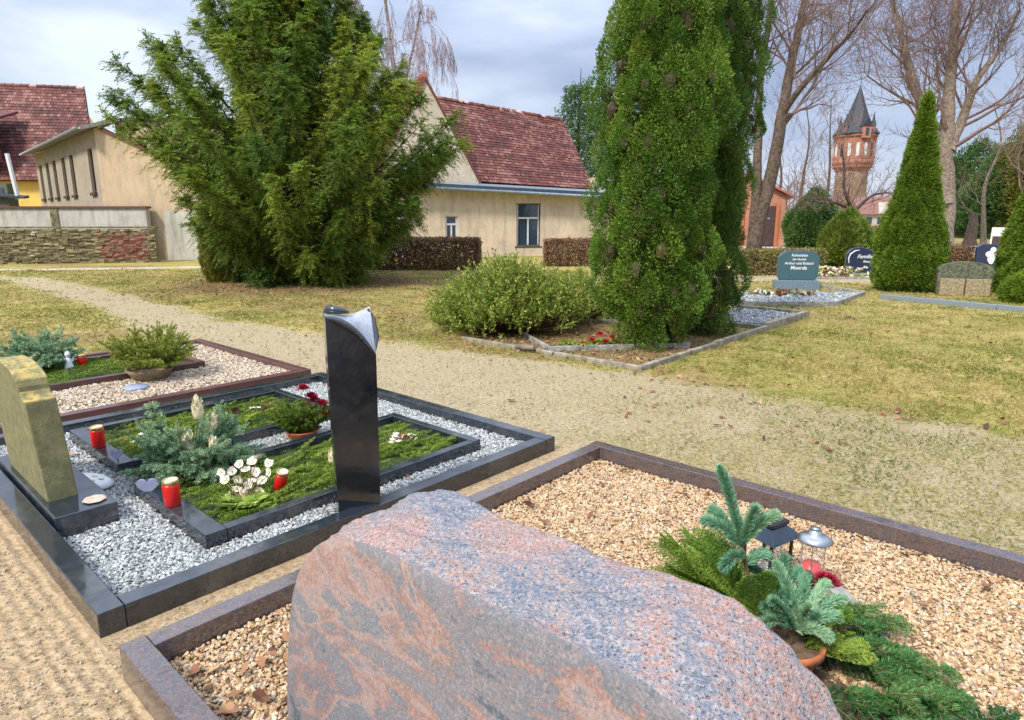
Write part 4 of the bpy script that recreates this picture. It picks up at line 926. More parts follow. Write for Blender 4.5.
# ------------------------------------------------------------------ crowns
def lumps(a, c, nv, r, per, L, Wd, tint, up=.6, wild=.35):
    n = len(c); per = int(per); i = np.repeat(np.arange(n), per); N_ = len(i)
    dr = nrm(rvec(N_)+nv[i]*.8); rr = r[i]*rng.uniform(.72, 1.05, N_)
    tz = np.maximum(dr[:, 2], 0)[:, None]; p = c[i]+dr*rr[:, None]*np.concatenate([1-.35*tz, 1-.35*tz, 1.2+.5*tz], 1); d = nrm(dr+np.array([0, 0, up])+rng.normal(0, wild, (N_, 3)))
    leaves(a, p, d, L*rng.uniform(.7, 1.3, N_), Wd, np.clip(tint[i]+rng.normal(0, .16, N_), 0, 1))
def column_tree(name, label, cat, x, y, prof, n, per, L, Wd, lr, mt, tb=.45, group=None, wob=.12, trunks=((0, 0),), tr=.06, lean=(0, 0), up=.6, core=True, barkm='bark', seed=0, wild=.35, dpth=.28, grid=False):
    """crown surface of many small sprays; prof = [(z, radius)]"""
    t = thing(name, label, cat, (x, y, 0), 0, group); zs = np.array([p[0] for p in prof]); rs = np.array([p[1] for p in prof])
    H_ = zs[-1]; a = A(); k = rng.random(n*6); z = k*H_; R = np.interp(z, zs, rs); keep = rng.random(len(z)) < (R+.12)/(rs.max()+.12); z = z[keep][:n]; R = R[keep][:n]; m_ = len(z)
    th = rng.uniform(0, 2*PI, m_); lob = 1+wob*(fbm(th/6.28*9+seed*7, z*1.6, 1.0)-.5)*2.4
    dp = rng.random(m_)*dpth; rr = R*lob*(1-dp)-lr*.5; rr = np.maximum(rr, 0)
    if grid:
        L_ = []; zz = .12
        while zz < H_:
            R_ = float(np.interp(zz, zs, rs)); q_ = max(3, int(2*PI*R_/(lr*1.45)))
            for k_ in range(q_): L_.append((zz+rng.normal(0, lr*.3), 2*PI*(k_+rng.random()*.8)/q_, R_+rng.choice([-.13, -.02, .07])+rng.normal(0, .03), lr*rng.uniform(.55, 1.35)))
            for k_ in range(int(q_*.8)): L_.append((zz+rng.normal(0, lr*.3), rng.uniform(0, 2*PI), R_*rng.uniform(.4, .75), lr*1.25))
            zz += lr*1.25
        L_ = np.array(L_); z, th, rr, lrr = L_.T; rr = np.maximum(rr*(1+wob*(fbm(th*1.5+seed*7, z*1.2, 1.0)-.5)*1.6), 0); m_ = len(z)
    else: lrr = lr*rng.uniform(.6, 1.25, m_)
    c = np.stack([np.cos(th)*rr+lean[0]*z, np.sin(th)*rr+lean[1]*z, z], 1); nv = np.stack([np.cos(th), np.sin(th), np.full(m_, .25)], 1)+rng.normal(0, .15, (m_, 3))
    if grid:
        B_ = IV[None]*(lrr*.36)[:, None, None]*np.array([1, 1, 1.5])*(1+rng.uniform(-.12, .12, (m_, 12, 1)))+(c-nv*lrr[:, None]*.35)[:, None, :]  # solid cores added inside the clumps so their gaps look opaque and dark
        a.add(B_.reshape(-1, 3), (IF[None]+(np.arange(m_)*12)[:, None, None]).reshape(-1, 3), np.clip(np.repeat(rng.normal(.35, .1, m_), 12), 0, 1), 1)
    lumps(a, c, nv, lrr, per, L, Wd, np.clip(tb+rng.normal(0, .16, m_)+(fbm(th*3, z*2)-.5)*.5, 0, 1), up, wild)
    a.build('crown', [mt, M['gapcore']] if grid else mt, t)
    b = A()
    for (dx, dy) in trunks:
        pts = [(dx*(.8), dy*.8, -.05)]+[(dx*1.2+lean[0]*zz+rng.normal(0, .01), dy*1.2+lean[1]*zz, zz) for zz in np.linspace(.3, H_*.8, 6)]
        b.tube(pts, np.linspace(tr, tr*.3, 7), 8)
    st = 14 if core else 0   # inner twigs
    p0 = np.stack([np.zeros(m_)+lean[0]*z, np.zeros(m_)+lean[1]*z, np.maximum(z-.35, .05)], 1)[::3]; segs(b, p0, c[::3], .011, .004)
    b.build('trunk', M[barkm], t, smooth=True)
    return t
# tall twin conifer next to the path
gx_, gy_ = G(655, 352)
column_tree('cypress', 'tall bright green columnar conifer standing in the edged bed by the path', 'conifer', gx_+.02, gy_+.45,
            [(.25, .3), (.5, .5), (.9, .58), (1.5, .57), (2.3, .58), (3.0, .64), (3.7, .56), (4.4, .48), (5.2, .4), (6.1, .25), (6.5, .05)], 400, 620, .032, .017, .19, M['col'], .5, wob=.2, trunks=((0, 0), (-.08, .05), (.07, -.03)), tr=.055, up=.5, grid=True, wild=.42)
gx_, gy_ = G(722, 335)
column_tree('cypress', 'darker columnar conifer just behind and right of the bright one', 'conifer', gx_-.24, gy_+.3,
            [(.2, .3), (.5, .36), (1.2, .4), (2.2, .44), (3.2, .47), (4.2, .44), (5.4, .36), (6.2, .22), (7, .05)], 300, 560, .032, .017, .18, M['coldark'], .5, wob=.2, tr=.05, up=.5, seed=3, grid=True, wild=.42)
# arborvitae cones
AP = [(.02, .52), (.25, .68), (.7, .72), (1.4, .64), (2.2, .47), (3.0, .31), (3.7, .17), (4.3, .03)]
column_tree('arborvitae', 'pointed conical thuja left of the pair of square stones', 'conifer', 9.38, 15.55, AP, 1500, 130, .055, .02, .12, M['arb'], .5, 'conical thujas by the right hand graves', wob=.17, tr=.05, up=.3)
g = P(1036, 285, 14.6)
column_tree('arborvitae', 'conical thuja cut by the right edge of the photo', 'conifer', g[0]-.02, 14.6, [(z_*.9, r_*1.12) for z_, r_ in AP], 1500, 130, .055, .02, .12, M['arb'], .5, 'conical thujas by the right hand graves', wob=.17, tr=.05, up=.3, seed=4)
g = G(1020, 303)
column_tree('low_conifer', 'small round green conifer tuft at the foot of the right hand thuja', 'shrub', g[0]+.1, g[1]+.1, [(.0, .3), (.2, .38), (.42, .3), (.55, .1)], 130, 110, .05, .018, .1, M['arb'], .6, tr=.02)
# distant rounded evergreens
def rnd(name, label, px, py, Y, w_, h_, mt, n=420, per=90, L=.12, cat='shrub', lr=.3, up=.4, group=None, tb=.5, wob=.2):
    x = ray(px, 300)[0]*Y/ray(px, 235)[1]
    return column_tree(name, label, cat, x, Y, [(.0, w_*.7), (h_*.25, w_), (h_*.55, w_*.92), (h_*.8, w_*.6), (h_, w_*.08)], n, per, L, L*.4, lr, mt, tb, group, wob=wob, tr=.08, up=up)
rnd('yew_ball', 'round dark green bush to the right of the brick shed', 812, 235, 38, 1.45, 2.9, M['far'], 420, 100, .14, lr=.4)
rnd('bamboo_bush', 'loose light green bush between the teal and the blue gravestone', 847, 262, 23.5, .82, 1.75, M['fargreen'], 420, 70, .16, lr=.2, up=1.1)
0 and rnd('holly_bush', 'broad green evergreen at the foot of the water tower', 846, 225, 52, 2.6, 3.6, M['fargreen'], 420, 80, .2, lr=.5)
for i, (px, Y, w_, h_, mt, lb) in enumerate(((972, 66, 4.6, 8.6, 'far', 'dark evergreen behind the pale road, next to the big bare tree'), (1006, 60, 4.2, 8.2, 'far', 'tall dark evergreen behind the pale road at the right edge'), (1040, 58, 4.5, 11, 'olive', 'olive green conifer cut by the right edge above the thuja'), (942, 75, 3.6, 7.5, 'fargreen', 'lighter green evergreen far behind the big bare tree'))):
    rnd('evergreen_tree', lb, px, 240, Y, w_, h_, M[mt], 520, 80, .26, 'tree', .7, group='evergreens beyond the pale road')
# olive box bush left of the yew
g = G(222, 283); column_tree('box_bush', 'clipped olive green bush standing against the left side of the yew', 'shrub', g[0], g[1]+.6, [(0, .55), (.3, .68), (1.0, .72), (1.6, .6), (1.95, .3), (2.05, .05)], 700, 120, .05, .022, .14, M['olive'], .5, tr=.04, wob=.1)
# ------------------------------------------------------------------ big yew
def yew():
    x0, y0 = -5.85, 18.0; t = thing('yew_tree', 'huge spreading evergreen yew with ragged crown in front of the buildings', 'tree', (x0, y0, 0))
    zs = [0, .6, 1.2, 2.2, 3.2, 4.2, 5.2, 6.2, 7.2, 8.4, 9.6]; rs = [1.9, 2.5, 2.9, 3.6, 4.3, 4.4, 3.6, 2.4, 1.8, 1.1, .2]
    a = A(); b = A(); lp0 = []; 
    limbs = []
    for i in range(250):
        f = (i+.5)/250; zt = .25+9.0*f**.95; az = i*2.39996+rng.normal(0, .25); R = np.interp(zt, zs, rs)*rng.uniform(.86, 1.05)*(1 if rng.random() < .72 else .66)*(1-.24*max(0, -math.cos(az))*(zt < 3.9))
        if 4 < zt < 6: R *= .72+.5*fbm(az*1.3, zt*.5)
        zb_ = max(.1, zt*.72-.9*rng.random()-.25*R*(zt > 1.5)); limbs.append((zb_, np.array([R*math.cos(az), R*math.sin(az), zt]), 1))
    for px, py, dy in ((122, 96, 0), (150, 40, .5), (130, 125, -.5), (448, 150, 0), (452, 138, -.6), (436, 170, .5), (385, 75, .5), (400, 100, -.8), (345, 5, .3), (410, 205, -1)):
        q = P(px, py, y0+dy); limbs.append((max(.3, q[2]*.45), np.array([q[0]-x0, q[1]-y0, q[2]]), 2))
    tw0, twd, twl, twt = [], [], [], []
    for zb_, tip, kind in limbs:
        s = np.linspace(0, 1, 9)[:, None]; base = np.array([0, 0, zb_]); mid = base+(tip-base)*.5+np.array([0, 0, -.12*np.linalg.norm(tip-base)+.0])
        c = base*(1-s)**2+mid*2*s*(1-s)+tip*s*s + rng.normal(0, .03, (9, 3))*s
        L = np.linalg.norm(tip-base); b.tube(c, np.linspace(.018+.011*L, .006, 9), 5)
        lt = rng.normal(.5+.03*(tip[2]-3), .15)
        m_ = int(16+9*L); ts = 1-(rng.random(m_)**1.4)*.78; 
        if kind == 2: ts = 1-(rng.random(m_)**1.2)*.6
        idx = np.minimum((ts*8).astype(int), 7); fr = (ts*8-idx)[:, None]; p = c[idx]*(1-fr)+c[idx+1]*fr; d = nrm(c[idx+1]-c[idx])
        for rep in range(4):
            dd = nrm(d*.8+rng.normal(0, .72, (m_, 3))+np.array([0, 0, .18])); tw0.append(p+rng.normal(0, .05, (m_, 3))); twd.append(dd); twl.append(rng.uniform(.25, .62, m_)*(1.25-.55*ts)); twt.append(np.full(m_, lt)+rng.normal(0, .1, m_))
    p = np.concatenate(tw0); d = np.concatenate(twd); l = np.concatenate(twl); tt = np.concatenate(twt); n = len(p)
    k = 20
    s = np.linspace(.1, 1, k)[None, :, None]; q = p[:, None]+d[:, None]*l[:, None, None]*s - np.array([0, 0, 1.])*(s**2)*l[:, None, None]*.5
    q[..., 2] = np.maximum(q[..., 2], .04)
    side = nrm(np.cross(d, [0, 0, 1.])+1e-6)[:, None]*np.where(np.arange(k) % 2, 1, -1)[None, :, None]
    ld = d[:, None]*.7+side*.8+rng.normal(0, .25, (n, k, 3))-np.array([0, 0, .35])
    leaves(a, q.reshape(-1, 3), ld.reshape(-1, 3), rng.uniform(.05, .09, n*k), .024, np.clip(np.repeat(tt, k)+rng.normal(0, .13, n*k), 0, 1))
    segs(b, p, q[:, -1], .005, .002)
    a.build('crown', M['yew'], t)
    for dx, dy, r_ in ((0, 0, .26), (.15, .1, .14), (-.15, .1, .13)): b.tube([(dx*.4, dy*.4, -.1), (dx, dy, 1.2), (dx*2.2, dy*2, 4), (dx*3, dy*3, 8)], [r_*1.2, r_, r_*.6, .03], 10)
    b.build('trunk', M['bark'], t, smooth=True)
yew()
# ------------------------------------------------------------------ spreading bush in the bed
def spray_bush(name, label, x, y, rx, ry, h, n, mt, L, Wd, tint, cat='shrub', up=.8, group=None, k=14, mound=True):
    t = thing(name, label, cat, (x, y, 0), 0, group); a = A(); b = A()
    az = rng.uniform(0, 2*PI, n); r = rng.random(n)**.6; px = np.cos(az)*r*rx; py = np.sin(az)*r*ry; hh = h*(np.sqrt(np.maximum(0, 1-r**2.2))*.85+.12)*(.45+1.1*fbm(px+x, py+y, 1.9))
    z1 = hh*rng.uniform(.35, 1, n); p = np.stack([px, py, z1*.8], 1)
    d = nrm(np.stack([np.cos(az)*r*.9, np.sin(az)*r*.9, np.full(n, up)], 1)+rng.normal(0, .3, (n, 3))); l = rng.uniform(.12, .38, n)
    s = np.linspace(.0, 1, k)[None, :, None]; q = p[:, None]+d[:, None]*l[:, None, None]*s
    ld = d[:, None]*.8+rng.normal(0, .6, (n, k, 3)); leaves(a, q.reshape(-1, 3), ld.reshape(-1, 3), L*rng.uniform(.7, 1.2, n*k), Wd, np.clip(tint+np.repeat(rng.normal(0, .26, n), k)+rng.normal(0, .12, n*k), 0, 1))
    segs(b, p*[.3, .3, 0]+[0, 0, .02], p, .010, .004); segs(b, p, q[:, -1], .004, .0015)
    a.build('foliage', mt, t); b.build('stems', M['stem'], t); return t
g = G(512, 338); spray_bush('spreading_bush', 'wide light green spreading bush in the edged bed beside the path', g[0]-.08, g[1]+.65, 1.05, .9, 1.05, 2100, M['bush'], .055, .022, .5)
g = G(575, 320); spray_bush('spreading_bush', 'lower light green bush sprawling toward the bright columnar conifer', g[0]+.0, g[1]+.1, .62, .6, .62, 1100, M['bush'], .05, .02, .55)
g = G(545, 352)
# stone edging of the bed and what lies in it
BD = (6.25, 11.75, 3.68, 6.7)
t = thing('bed_edging', 'low weathered stone edging around the conifer bed beside the path', 'bed edging', W(6.22, 3.66), GROT)
for (a0, a1, b0, b1, h_) in ((0, .06, .0, 1.25, .05), (0, .06, 1.27, 2.9, .045), (.08, 1.9, 0, .07, .055), (1.92, 3.7, 0, .07, .07), (3.72, 5.55, 0, .09, .11), (5.48, 5.55, .1, 1.3, .11), (3.72, 3.79, .1, 1.3, .06)):
    a = A(); a.box(a0, a1, b0, b1, -.04, h_); a.build('edging_stone', M['sandkerb'], t, bevel=.008)
gravel('bed_gravel', 'grey gravel patch in the edged bed behind the twin conifers', (9.95, 11.7, 3.72, 4.95), .05, M['peb2'], M['bed2'], .03, 900)
t = thing('flower_plot', 'small framed plot with red flowers at the foot of the bright conifer', 'flower plot', (*G(548, 351), 0), 0)
g0 = G(548, 351)
for p0, p1 in (((548, 351), (690, 347)), ((548, 350), (520, 334)), ((575, 322), (700, 325))):
    q0 = np.array(G(*p0))-g0; q1 = np.array(G(*p1))-g0; L = math.hypot(*(q1-q0)); an = math.atan2(*(q1-q0)[::-1])
    o = A().box(0, L, -.02, .02, -.02, .06).build('frame_stone', M['concrete'], t, bevel=.005); o.location = (*q0, 0); o.rotation_euler = (0, 0, an)
a = A()
for i in range(45):
    x_ = rng.uniform(.15, 1.2); y_ = rng.uniform(.08, .5); 
    for s in range(6): leaves(a, np.array([[x_, y_, .03]]), np.array([[math.cos(s+i), math.sin(s+i), .6]]), .09, .035, rng.random())
a.build('ground_leaves', M['moss'], t)
for i, (px, py) in enumerate(((592, 336), (600, 330), (606, 338), (613, 333), (583, 340), (598, 341), (620, 340))):
    q = np.array(P(px, py, g0[1]+.25)); rose(t, tuple(q-[g0[0], g0[1], .05]), .055, 'redpet', 20)
g = G(525, 352); t = thing('log', 'short pale split log lying at the edge of the bush', 'log', (*g, .04), -.6); A().tube([(-.14, 0, .02), (0, .01, .02), (.14, 0, .03)], [.03, .035, .03], 8).build('log_body', M['bark_pale'], t)
# ------------------------------------------------------------------ hedges
def hedge(label, x0, y0, x1, y1, w_, h_, n, mt=None, L=.07, group='clipped hedges', tb=.4):
    Ln = math.hypot(x1-x0, y1-y0); an = math.atan2(y1-y0, x1-x0); t = thing('hedge', label, 'hedge', (x0, y0, 0), an, group); a = A()
    p = np.stack([rng.uniform(0, Ln, n), rng.uniform(-w_/2, w_/2, n), rng.uniform(0, h_, n)], 1); f = rng.integers(0, 5, n)
    p[f == 0, 1] = -w_/2; p[f == 1, 1] = -w_/2; p[f == 2, 2] = h_; p[f == 3, 0] = Ln*(rng.random((f == 3).sum()) > .5); p += rng.normal(0, .03, (n, 3)); p[:, 2] = np.clip(p[:, 2]+(fbm(p[:, 0], p[:, 1], 3)-.5)*.07, .02, 9)
    leaves(a, p, rvec(n), L*rng.uniform(.7, 1.3, n), L*.55, np.clip(tb+rng.normal(0, .22, n)+(fbm(p[:, 0]*2, p[:, 2]*2)-.5)*.6, 0, 1)); a.build('foliage', mt or M['hedge'], t)
    b = A(); m_ = int(Ln*9); q = np.stack([rng.uniform(0, Ln, m_), rng.uniform(-w_/3, w_/3, m_), np.zeros(m_)], 1); segs(b, q, q+np.c_[rng.normal(0, .1, (m_, 2)), np.full(m_, h_*.9)], .02, .008); b.build('stems', M['bark'], t)
hedge('brown beech hedge left, between the yew and the lawn gap', G(368, 271)[0], 22.6, G(478, 270)[0], 22.4, .9, 1.0, 30000)
hedge('brown beech hedge right of the gap, ending at the bright conifer', 1.25, 24.2, 5.8, 24.4, .8, .92, 26000)
hedge('low brown green hedge behind the teal gravestone', G(735, 270)[0]-.5, 20.2, 9.6, 20.6, .7, .72, 16000, tb=.75)
hedge('short low brown hedge behind the rounded twin stone', 14.2, 22.2, 15.4, 22.3, .7, .75, 6000)
hedge('green brown hedge beyond the bamboo bush', 17.6, 36.5, 22.5, 37, .9, 1.25, 9000, L=.12, tb=.75)
# ------------------------------------------------------------------ right hand graves
def text(body, size, parent, loc, m, rot=(PI/2, 0, 0), name='inscription', ext=.002, shear=0):
    cu = bpy.data.curves.new('t', 'FONT'); cu.body = body; cu.size = size; cu.extrude = ext; cu.align_x = 'CENTER'; cu.shear = shear; cu.offset = size*.012
    o = bpy.data.objects.new('t', cu); C.objects.link(o); dg = bpy.context.evaluated_depsgraph_get(); me = bpy.data.meshes.new_from_object(o.evaluated_get(dg)); bpy.data.objects.remove(o)
    me.materials.clear(); me.materials.append(m); r = bpy.data.objects.new(name, me); C.objects.link(r); r.parent = parent; r.location = loc; r.rotation_euler = rot; return r
M['teal'] = simple('teal_grey_granite', (.05, .11, .13), .3, 0, .2, 40)
M['blueg'] = simple('blue_black_granite', (.025, .035, .075), .25, 0, .2, 40)
M['plinthb'] = simple('blue_grey_plinth', (.14, .2, .25), .4, 0, .2, 40)
M['script'] = simple('white_lettering', (.75, .76, .78), .5, 0, .03)
M['mossstone'] = simple('mossy_granite', (.11, .12, .075), .9, 0, .5, 22, .6, 60)
M['sandst'] = simple('sandstone_tablet', (.3, .24, .14), .9, 0, .35, 20, .5, 70)
yw = math.radians(-8)
t = thing('family_gravestone', 'teal grey gravestone with white writing and clipped corners on a blue grey plinth', 'gravestone', (6.87, 15.75, 0), yw)
pts = [(-.40, .24), (.40, .24), (.46, .32), (.475, .78), (.40, .86), (.30, .93), (-.30, .93), (-.40, .86), (-.475, .78), (-.46, .32)]
a = A(); a.prism(pts, 0, .13); o = a.build('slab', M['teal'], t, bevel=.01); o.rotation_euler = (PI/2, 0, 0); o.location = (0, .065, 0)
A().box(-.52, .5, -.14, .14, -.02, .235).build('plinth', M['plinthb'], t, bevel=.012)
for s, z_, b_ in ((.085, .80, 'Ruhestätte'), (.07, .71, 'der Familie'), (.085, .61, 'Arthur und Roland'), (.12, .49, 'Moerda')): text(b_, s, t, (0, -.069, z_), M['script'], shear=.2)
def plot(name, label, pts, h_=.09, m=M['concrete'], wd=.07):
    t = thing(name, label, 'grave border', (*pts[0], 0)); 
    for p0, p1 in zip(pts[:-1], pts[1:]):
        q0 = np.array(p0)-pts[0]; q1 = np.array(p1)-pts[0]; L = math.hypot(*(q1-q0)); o = A().box(.0, L-wd*.6, -wd/2, wd/2, -.03, h_).build('kerb_stone', m, t, bevel=.006); o.location = (*q0, 0); o.rotation_euler = (0, 0, math.atan2(*(q1-q0)[::-1]))
    return t
cA, cB, cC, cD = G(640, 305), G(835, 306), G(864, 295), G(745, 288)
plot('grave_border', 'low pale kerb around the gravelled plot of the teal gravestone', [cA, cB, cC, (cC[0]-.3, cC[1]+1.5)])
def quad_gravel(label, c4, z, n, size, m, bm):
    a = A(); c4 = np.array(c4); a.add(np.c_[c4, np.full(4, z)], [[0, 1, 2, 3]], .5, 0); s = rng.random(n)[:, None]; q = rng.random(n)[:, None]
    p = (c4[0]*(1-s)+c4[1]*s)*(1-q)+(c4[3]*(1-s)+c4[2]*s)*q; b = A(); pebbles(b, p, z+rng.uniform(0, size*.6, n), size, np.clip(rng.normal(.5, .25, n), 0, 1)); a.add(np.concatenate(b.v), np.concatenate(b.l).reshape(-1, 3), np.concatenate(b.t), 1)
    return tag(a.build('grave_gravel', [bm, m]), label, 'gravel', kind='stuff')
quad_gravel('pale grey gravel around the teal gravestone', [cA, cB, (cC[0]-.1, cC[1]-.05), (cA[0]+1.2, cC[1]+.3)], .05, 7000, .035, M['peb2'], M['bed2'])
def heap(name, label, x, y, rx, ry, n, cols, h_=.16):
    t = thing(name, label, 'flowers', (x, y, 0)); 
    for nm, mt, fr in cols:
        a = A(); m_ = int(n*fr); p = np.stack([rng.normal(0, rx*.5, m_), rng.normal(0, ry*.5, m_), rng.uniform(.04, h_, m_)], 1)
        for s in range(6): leaves(a, p, rvec(m_)*[1, 1, .6]+[0, 0, .3], .07, .05, rng.random(m_))
        a.build(nm, mt, t)['kind'] = 'stuff'
    return t
g = G(795, 297); heap('dried_grave_flowers', 'heap of dried brown and white flowers in front of the teal gravestone', g[0]-.35, g[1]-.15, .7, .28, 130, (('brown_flowers', M['leaf'], .6), ('white_flowers', M['petal'], .18), ('green_leaves', M['bluep'], .15), ('red_flowers', M['terracotta'], .07)))
g = G(834, 277); heap('grave_flowers', 'colourful heap of pink, white and green flowers before the blue gravestone', g[0], g[1], .75, .3, 170, (('white_flowers', M['petal'], .3), ('pink_flowers', M['rosep'] if 'rosep' in M else M['rose'], .2), ('green_leaves', M['bush'], .35), ('cream_flowers', M['creambud'], .15)), .3)
# blue script stone
t = thing('blue_gravestone', 'blue black gravestone with curved top and white script left of the thuja', 'gravestone', (10.85, 20.3, 0), math.radians(-10))
pts = [(-.5, .05), (.5, .05), (.53, .72), (.2, .74), (-.1, .84), (-.35, .8), (-.5, .62)]
a = A(); a.prism(pts, 0, .16); o = a.build('slab', M['blueg'], t, bevel=.015); o.rotation_euler = (PI/2, 0, 0); o.location = (0, .08, 0)
A().box(-.6, .6, -.16, .16, -.02, .05).build('plinth', M['greystone'], t, bevel=.01)
text('Familie', .16, t, (.02, -.083, .50), M['script'], shear=.3); text('Reuter', .10, t, (.12, -.083, .37), M['script'], shear=.3)
a = A(); a.tube([(-.42, -.085, .35), (-.44, -.085, .5), (-.40, -.085, .62), (-.28, -.085, .72), (-.15, -.085, .75)], [.012, .018, .02, .018, .008], 6); a.build('white_ornament', M['script'], t)
t = thing('grey_gravestone', 'rough pale grey gravestone half hidden between the blue one and the thuja', 'gravestone', (11.72, 20.25, 0), -.2)
a = A(); a.prism([(-.3, 0), (.3, 0), (.33, .75), (.1, .82), (-.28, .72)], 0, .2); o = a.build('slab', M['greystone'], t, bevel=.02); o.rotation_euler = (PI/2, 0, 0); o.location = (0, .1, 0)
q0, q1 = G(805, 279), G(880, 279); plot('grave_border', 'thin pale kerb in front of the blue gravestone', [q0, q1], .06)
# dark stone with white figure emblem
g = P(990, 262, 21.5); t = thing('emblem_gravestone', 'dark blue gravestone with a white praying hands shaped emblem at the right thuja', 'gravestone', (g[0], g[1], 0), -.35)
a = A(); a.prism([(-.42, 0), (.42, 0), (.45, .8), (.36, .9), (-.3, .88), (-.44, .78)], 0, .15); o = a.build('slab', M['blueg'], t, bevel=.015); o.rotation_euler = (PI/2, 0, 0); o.location = (0, .075, 0)
for nm, (cx_, cz_, r_) in (('emblem', (.0, .68, .085)),):
    a = A()
    for (ex_, ez_, rx_, rz_) in ((.02, .70, .08, .09), (-.06, .56, .12, .10), (.06, .50, .11, .09), (-.01, .40, .10, .12), (.0, .30, .06, .06)):
        a.prism([(ex_+rx_*math.cos(k*PI/8), ez_+rz_*math.sin(k*PI/8)) for k in range(16)], 0, .012+.003*len(a.v))
    o = a.build('white_emblem', M['script'], t); o.rotation_euler = (PI/2, 0, 0); o.location = (0, -.075, 0)
# rounded twin stone
t = thing('rounded_gravestone', 'wide mossy gravestone with round top and two square tan tablets between the thujas', 'gravestone', (10.08, 14.5, 0), -.32)
pts = [(-.52, .02), (.52, .02), (.54, .55)]+[(.54*math.cos(k*PI/12), .55+.2*math.sin(k*PI/12)) for k in range(1, 12)]+[(-.54, .55)]
a = A(); a.prism(pts, 0, .16); o = a.build('slab', M['mossstone'], t, bevel=.015); o.rotation_euler = (PI/2, 0, 0); o.location = (0, .2, 0)
for x_ in (-.25, .25): A().box(x_-.235, x_+.235, -.05, .035, .0, .37).build('tablet', M['sandst'], t, bevel=.01)
q0, q1 = G(880, 299), G(1150, 325); t = thing('grave_border', 'long blue grey kerb running in front of both thujas', 'grave border', (*q0, 0), math.atan2(q1[1]-q0[1], q1[0]-q0[0]))
L = math.dist(q0, q1); A().box(0, L*.5, 0, .13, -.03, .10).build('kerb_stone', M['greystone'], t, bevel=.008); A().box(L*.5+.006, L, 0, .13, -.03, .102).build('kerb_stone', M['greystone'], t, bevel=.008)
# small things further right
g = G(808, 247); t = thing('stone_table', 'small pinkish stone table on a stub foot on the far lawn', 'stone table', (*g, 0)); s_ = A(); s_.lathe([(.3, 0), (.25, .1), (.22, .35)], 12); s_.build('foot', M['sandst'], t, smooth=True); s_ = A(); s_.lathe([(.5, .36), (.75, .42), (.75, .55), (.5, .6), (0, .6)], 16); s_.build('top', M['sandst'], t)
g = P(886, 243, 27); t = thing('orange_bin', 'orange container half hidden behind the left thuja', 'bin', (g[0], g[1], 0)); A().lathe([(.16, 0), (.2, .05), (.22, .62), (.2, .66)], 16).build('bin_body', simple('orange_plastic', (.65, .17, .02), .5), t, smooth=True); A().lathe([(.22, .662), (.21, .72), (.1, .78), (0, .79)], 16).build('bin_lid', simple('orange_lid', (.55, .14, .02), .5), t, smooth=True)
g = G(997, 250); t = thing('notice_board', 'white notice board on posts beside the pale road', 'notice board', (*g, 0), -.4); t.scale = (.7, .7, .8)
A().box(-.55, .55, -.04, .04, .95, 1.55).build('board', M['white'], t, bevel=.01)
for x_ in (-.5, .5): A().box(x_-.05, x_+.05, -.05, -.041+.1, 0, .948).build('post', M['white'], t)
A().box(-.44, .44, -.03, .03, .05, .93).build('dark_panel', M['wood_dark'], t)
# ------------------------------------------------------------------ bare trees
def grow_tree(name, label, x, y, stems, group=None, barkm='bark', twigm='twig', cat='tree', depth=5, tw=3, droop=0., minr=.008, spread=.5, rot=0):
    """stems: list of (points, r0, r1) ; branches sprout from them"""
    t = thing(name, label, cat, (x, y, 0)); 
    if group: t['group'] = group
    b = A(); S = [[], [], [], []]
    def br(p, d, L, r, lv):
        k = 4 if lv > 1 else 3; q = p.copy(); pts = [q.copy()]
        for i in range(k):
            d = d+rng.normal(0, .16, 3)+np.array([0, 0, .10 if droop == 0 else -droop*(.4+.3*lv)]); d = d/np.linalg.norm(d); q = q+d*L/k; pts.append(q.copy())
            ra = r*(1-.6*i/k); rb = r*(1-.6*(i+1)/k); S[0].append(pts[-2]); S[1].append(q.copy()); S[2].append(ra); S[3].append(rb)
            if lv < depth and i >= 0:
                nb = tw if i == k-1 else (1 if rng.random() < .75 else 0)
                for _ in range(nb):
                    ax = rng.normal(0, 1, 3); ax -= d*ax.dot(d); ax /= np.linalg.norm(ax); ang = rng.uniform(.35, .9)*spread*2
                    br(q, d*math.cos(ang)+ax*math.sin(ang), L*rng.uniform(.5, .72), max(rb*.6, minr), lv+1)
    for pts, r0, r1, l0, first in stems:
        pts = np.array(pts, float); n = len(pts)*4; s = np.linspace(0, len(pts)-1, n); c = np.stack([np.interp(s, range(len(pts)), pts[:, k]) for k in range(3)], 1)
        for _ in range(3): c[1:-1] = (c[:-2]+2*c[1:-1]+c[2:])/4
        c[1:-1] += rng.normal(0, r0*.035, (n-2, 3)); rad = r0+(r1-r0)*np.linspace(0, 1, n)**.8; rad[0] *= 1.35; rad[1] *= 1.1
        b.tube(c, rad, 12)
        for i in range(n):
            if i/n < first or (i < n-1 and rng.random() < .28): continue
            for _ in range(1 if i < n-1 else 3):
                d = c[min(i+1, n-1)]-c[max(i-1, 0)]; d /= np.linalg.norm(d); ax = rng.normal(0, 1, 3); ax -= d*ax.dot(d); ax /= np.linalg.norm(ax); ang = rng.uniform(.5, 1.1)
                br(c[i], d*math.cos(ang)+ax*math.sin(ang), l0*rng.uniform(.7, 1.2)*(1.15-.5*i/n), rad[i]*.34, 2)
    b.build('trunk', M[barkm], t, smooth=True)
    a = A(); p0, p1 = np.array(S[0]), np.array(S[1]); r0, r1 = np.array(S[2]), np.array(S[3]); segs(a, p0, p1, r0, r1, 4); a.build('branches', M[twigm], t); return t, len(p0)
def st(Y, x0, pix, dys=None):
    o = []
    for i, (px, py) in enumerate(pix):
        q = P(px, py, Y+(dys[i] if dys else 0)); o.append((q[0]-x0, q[1]-Y, q[2]))
    return o
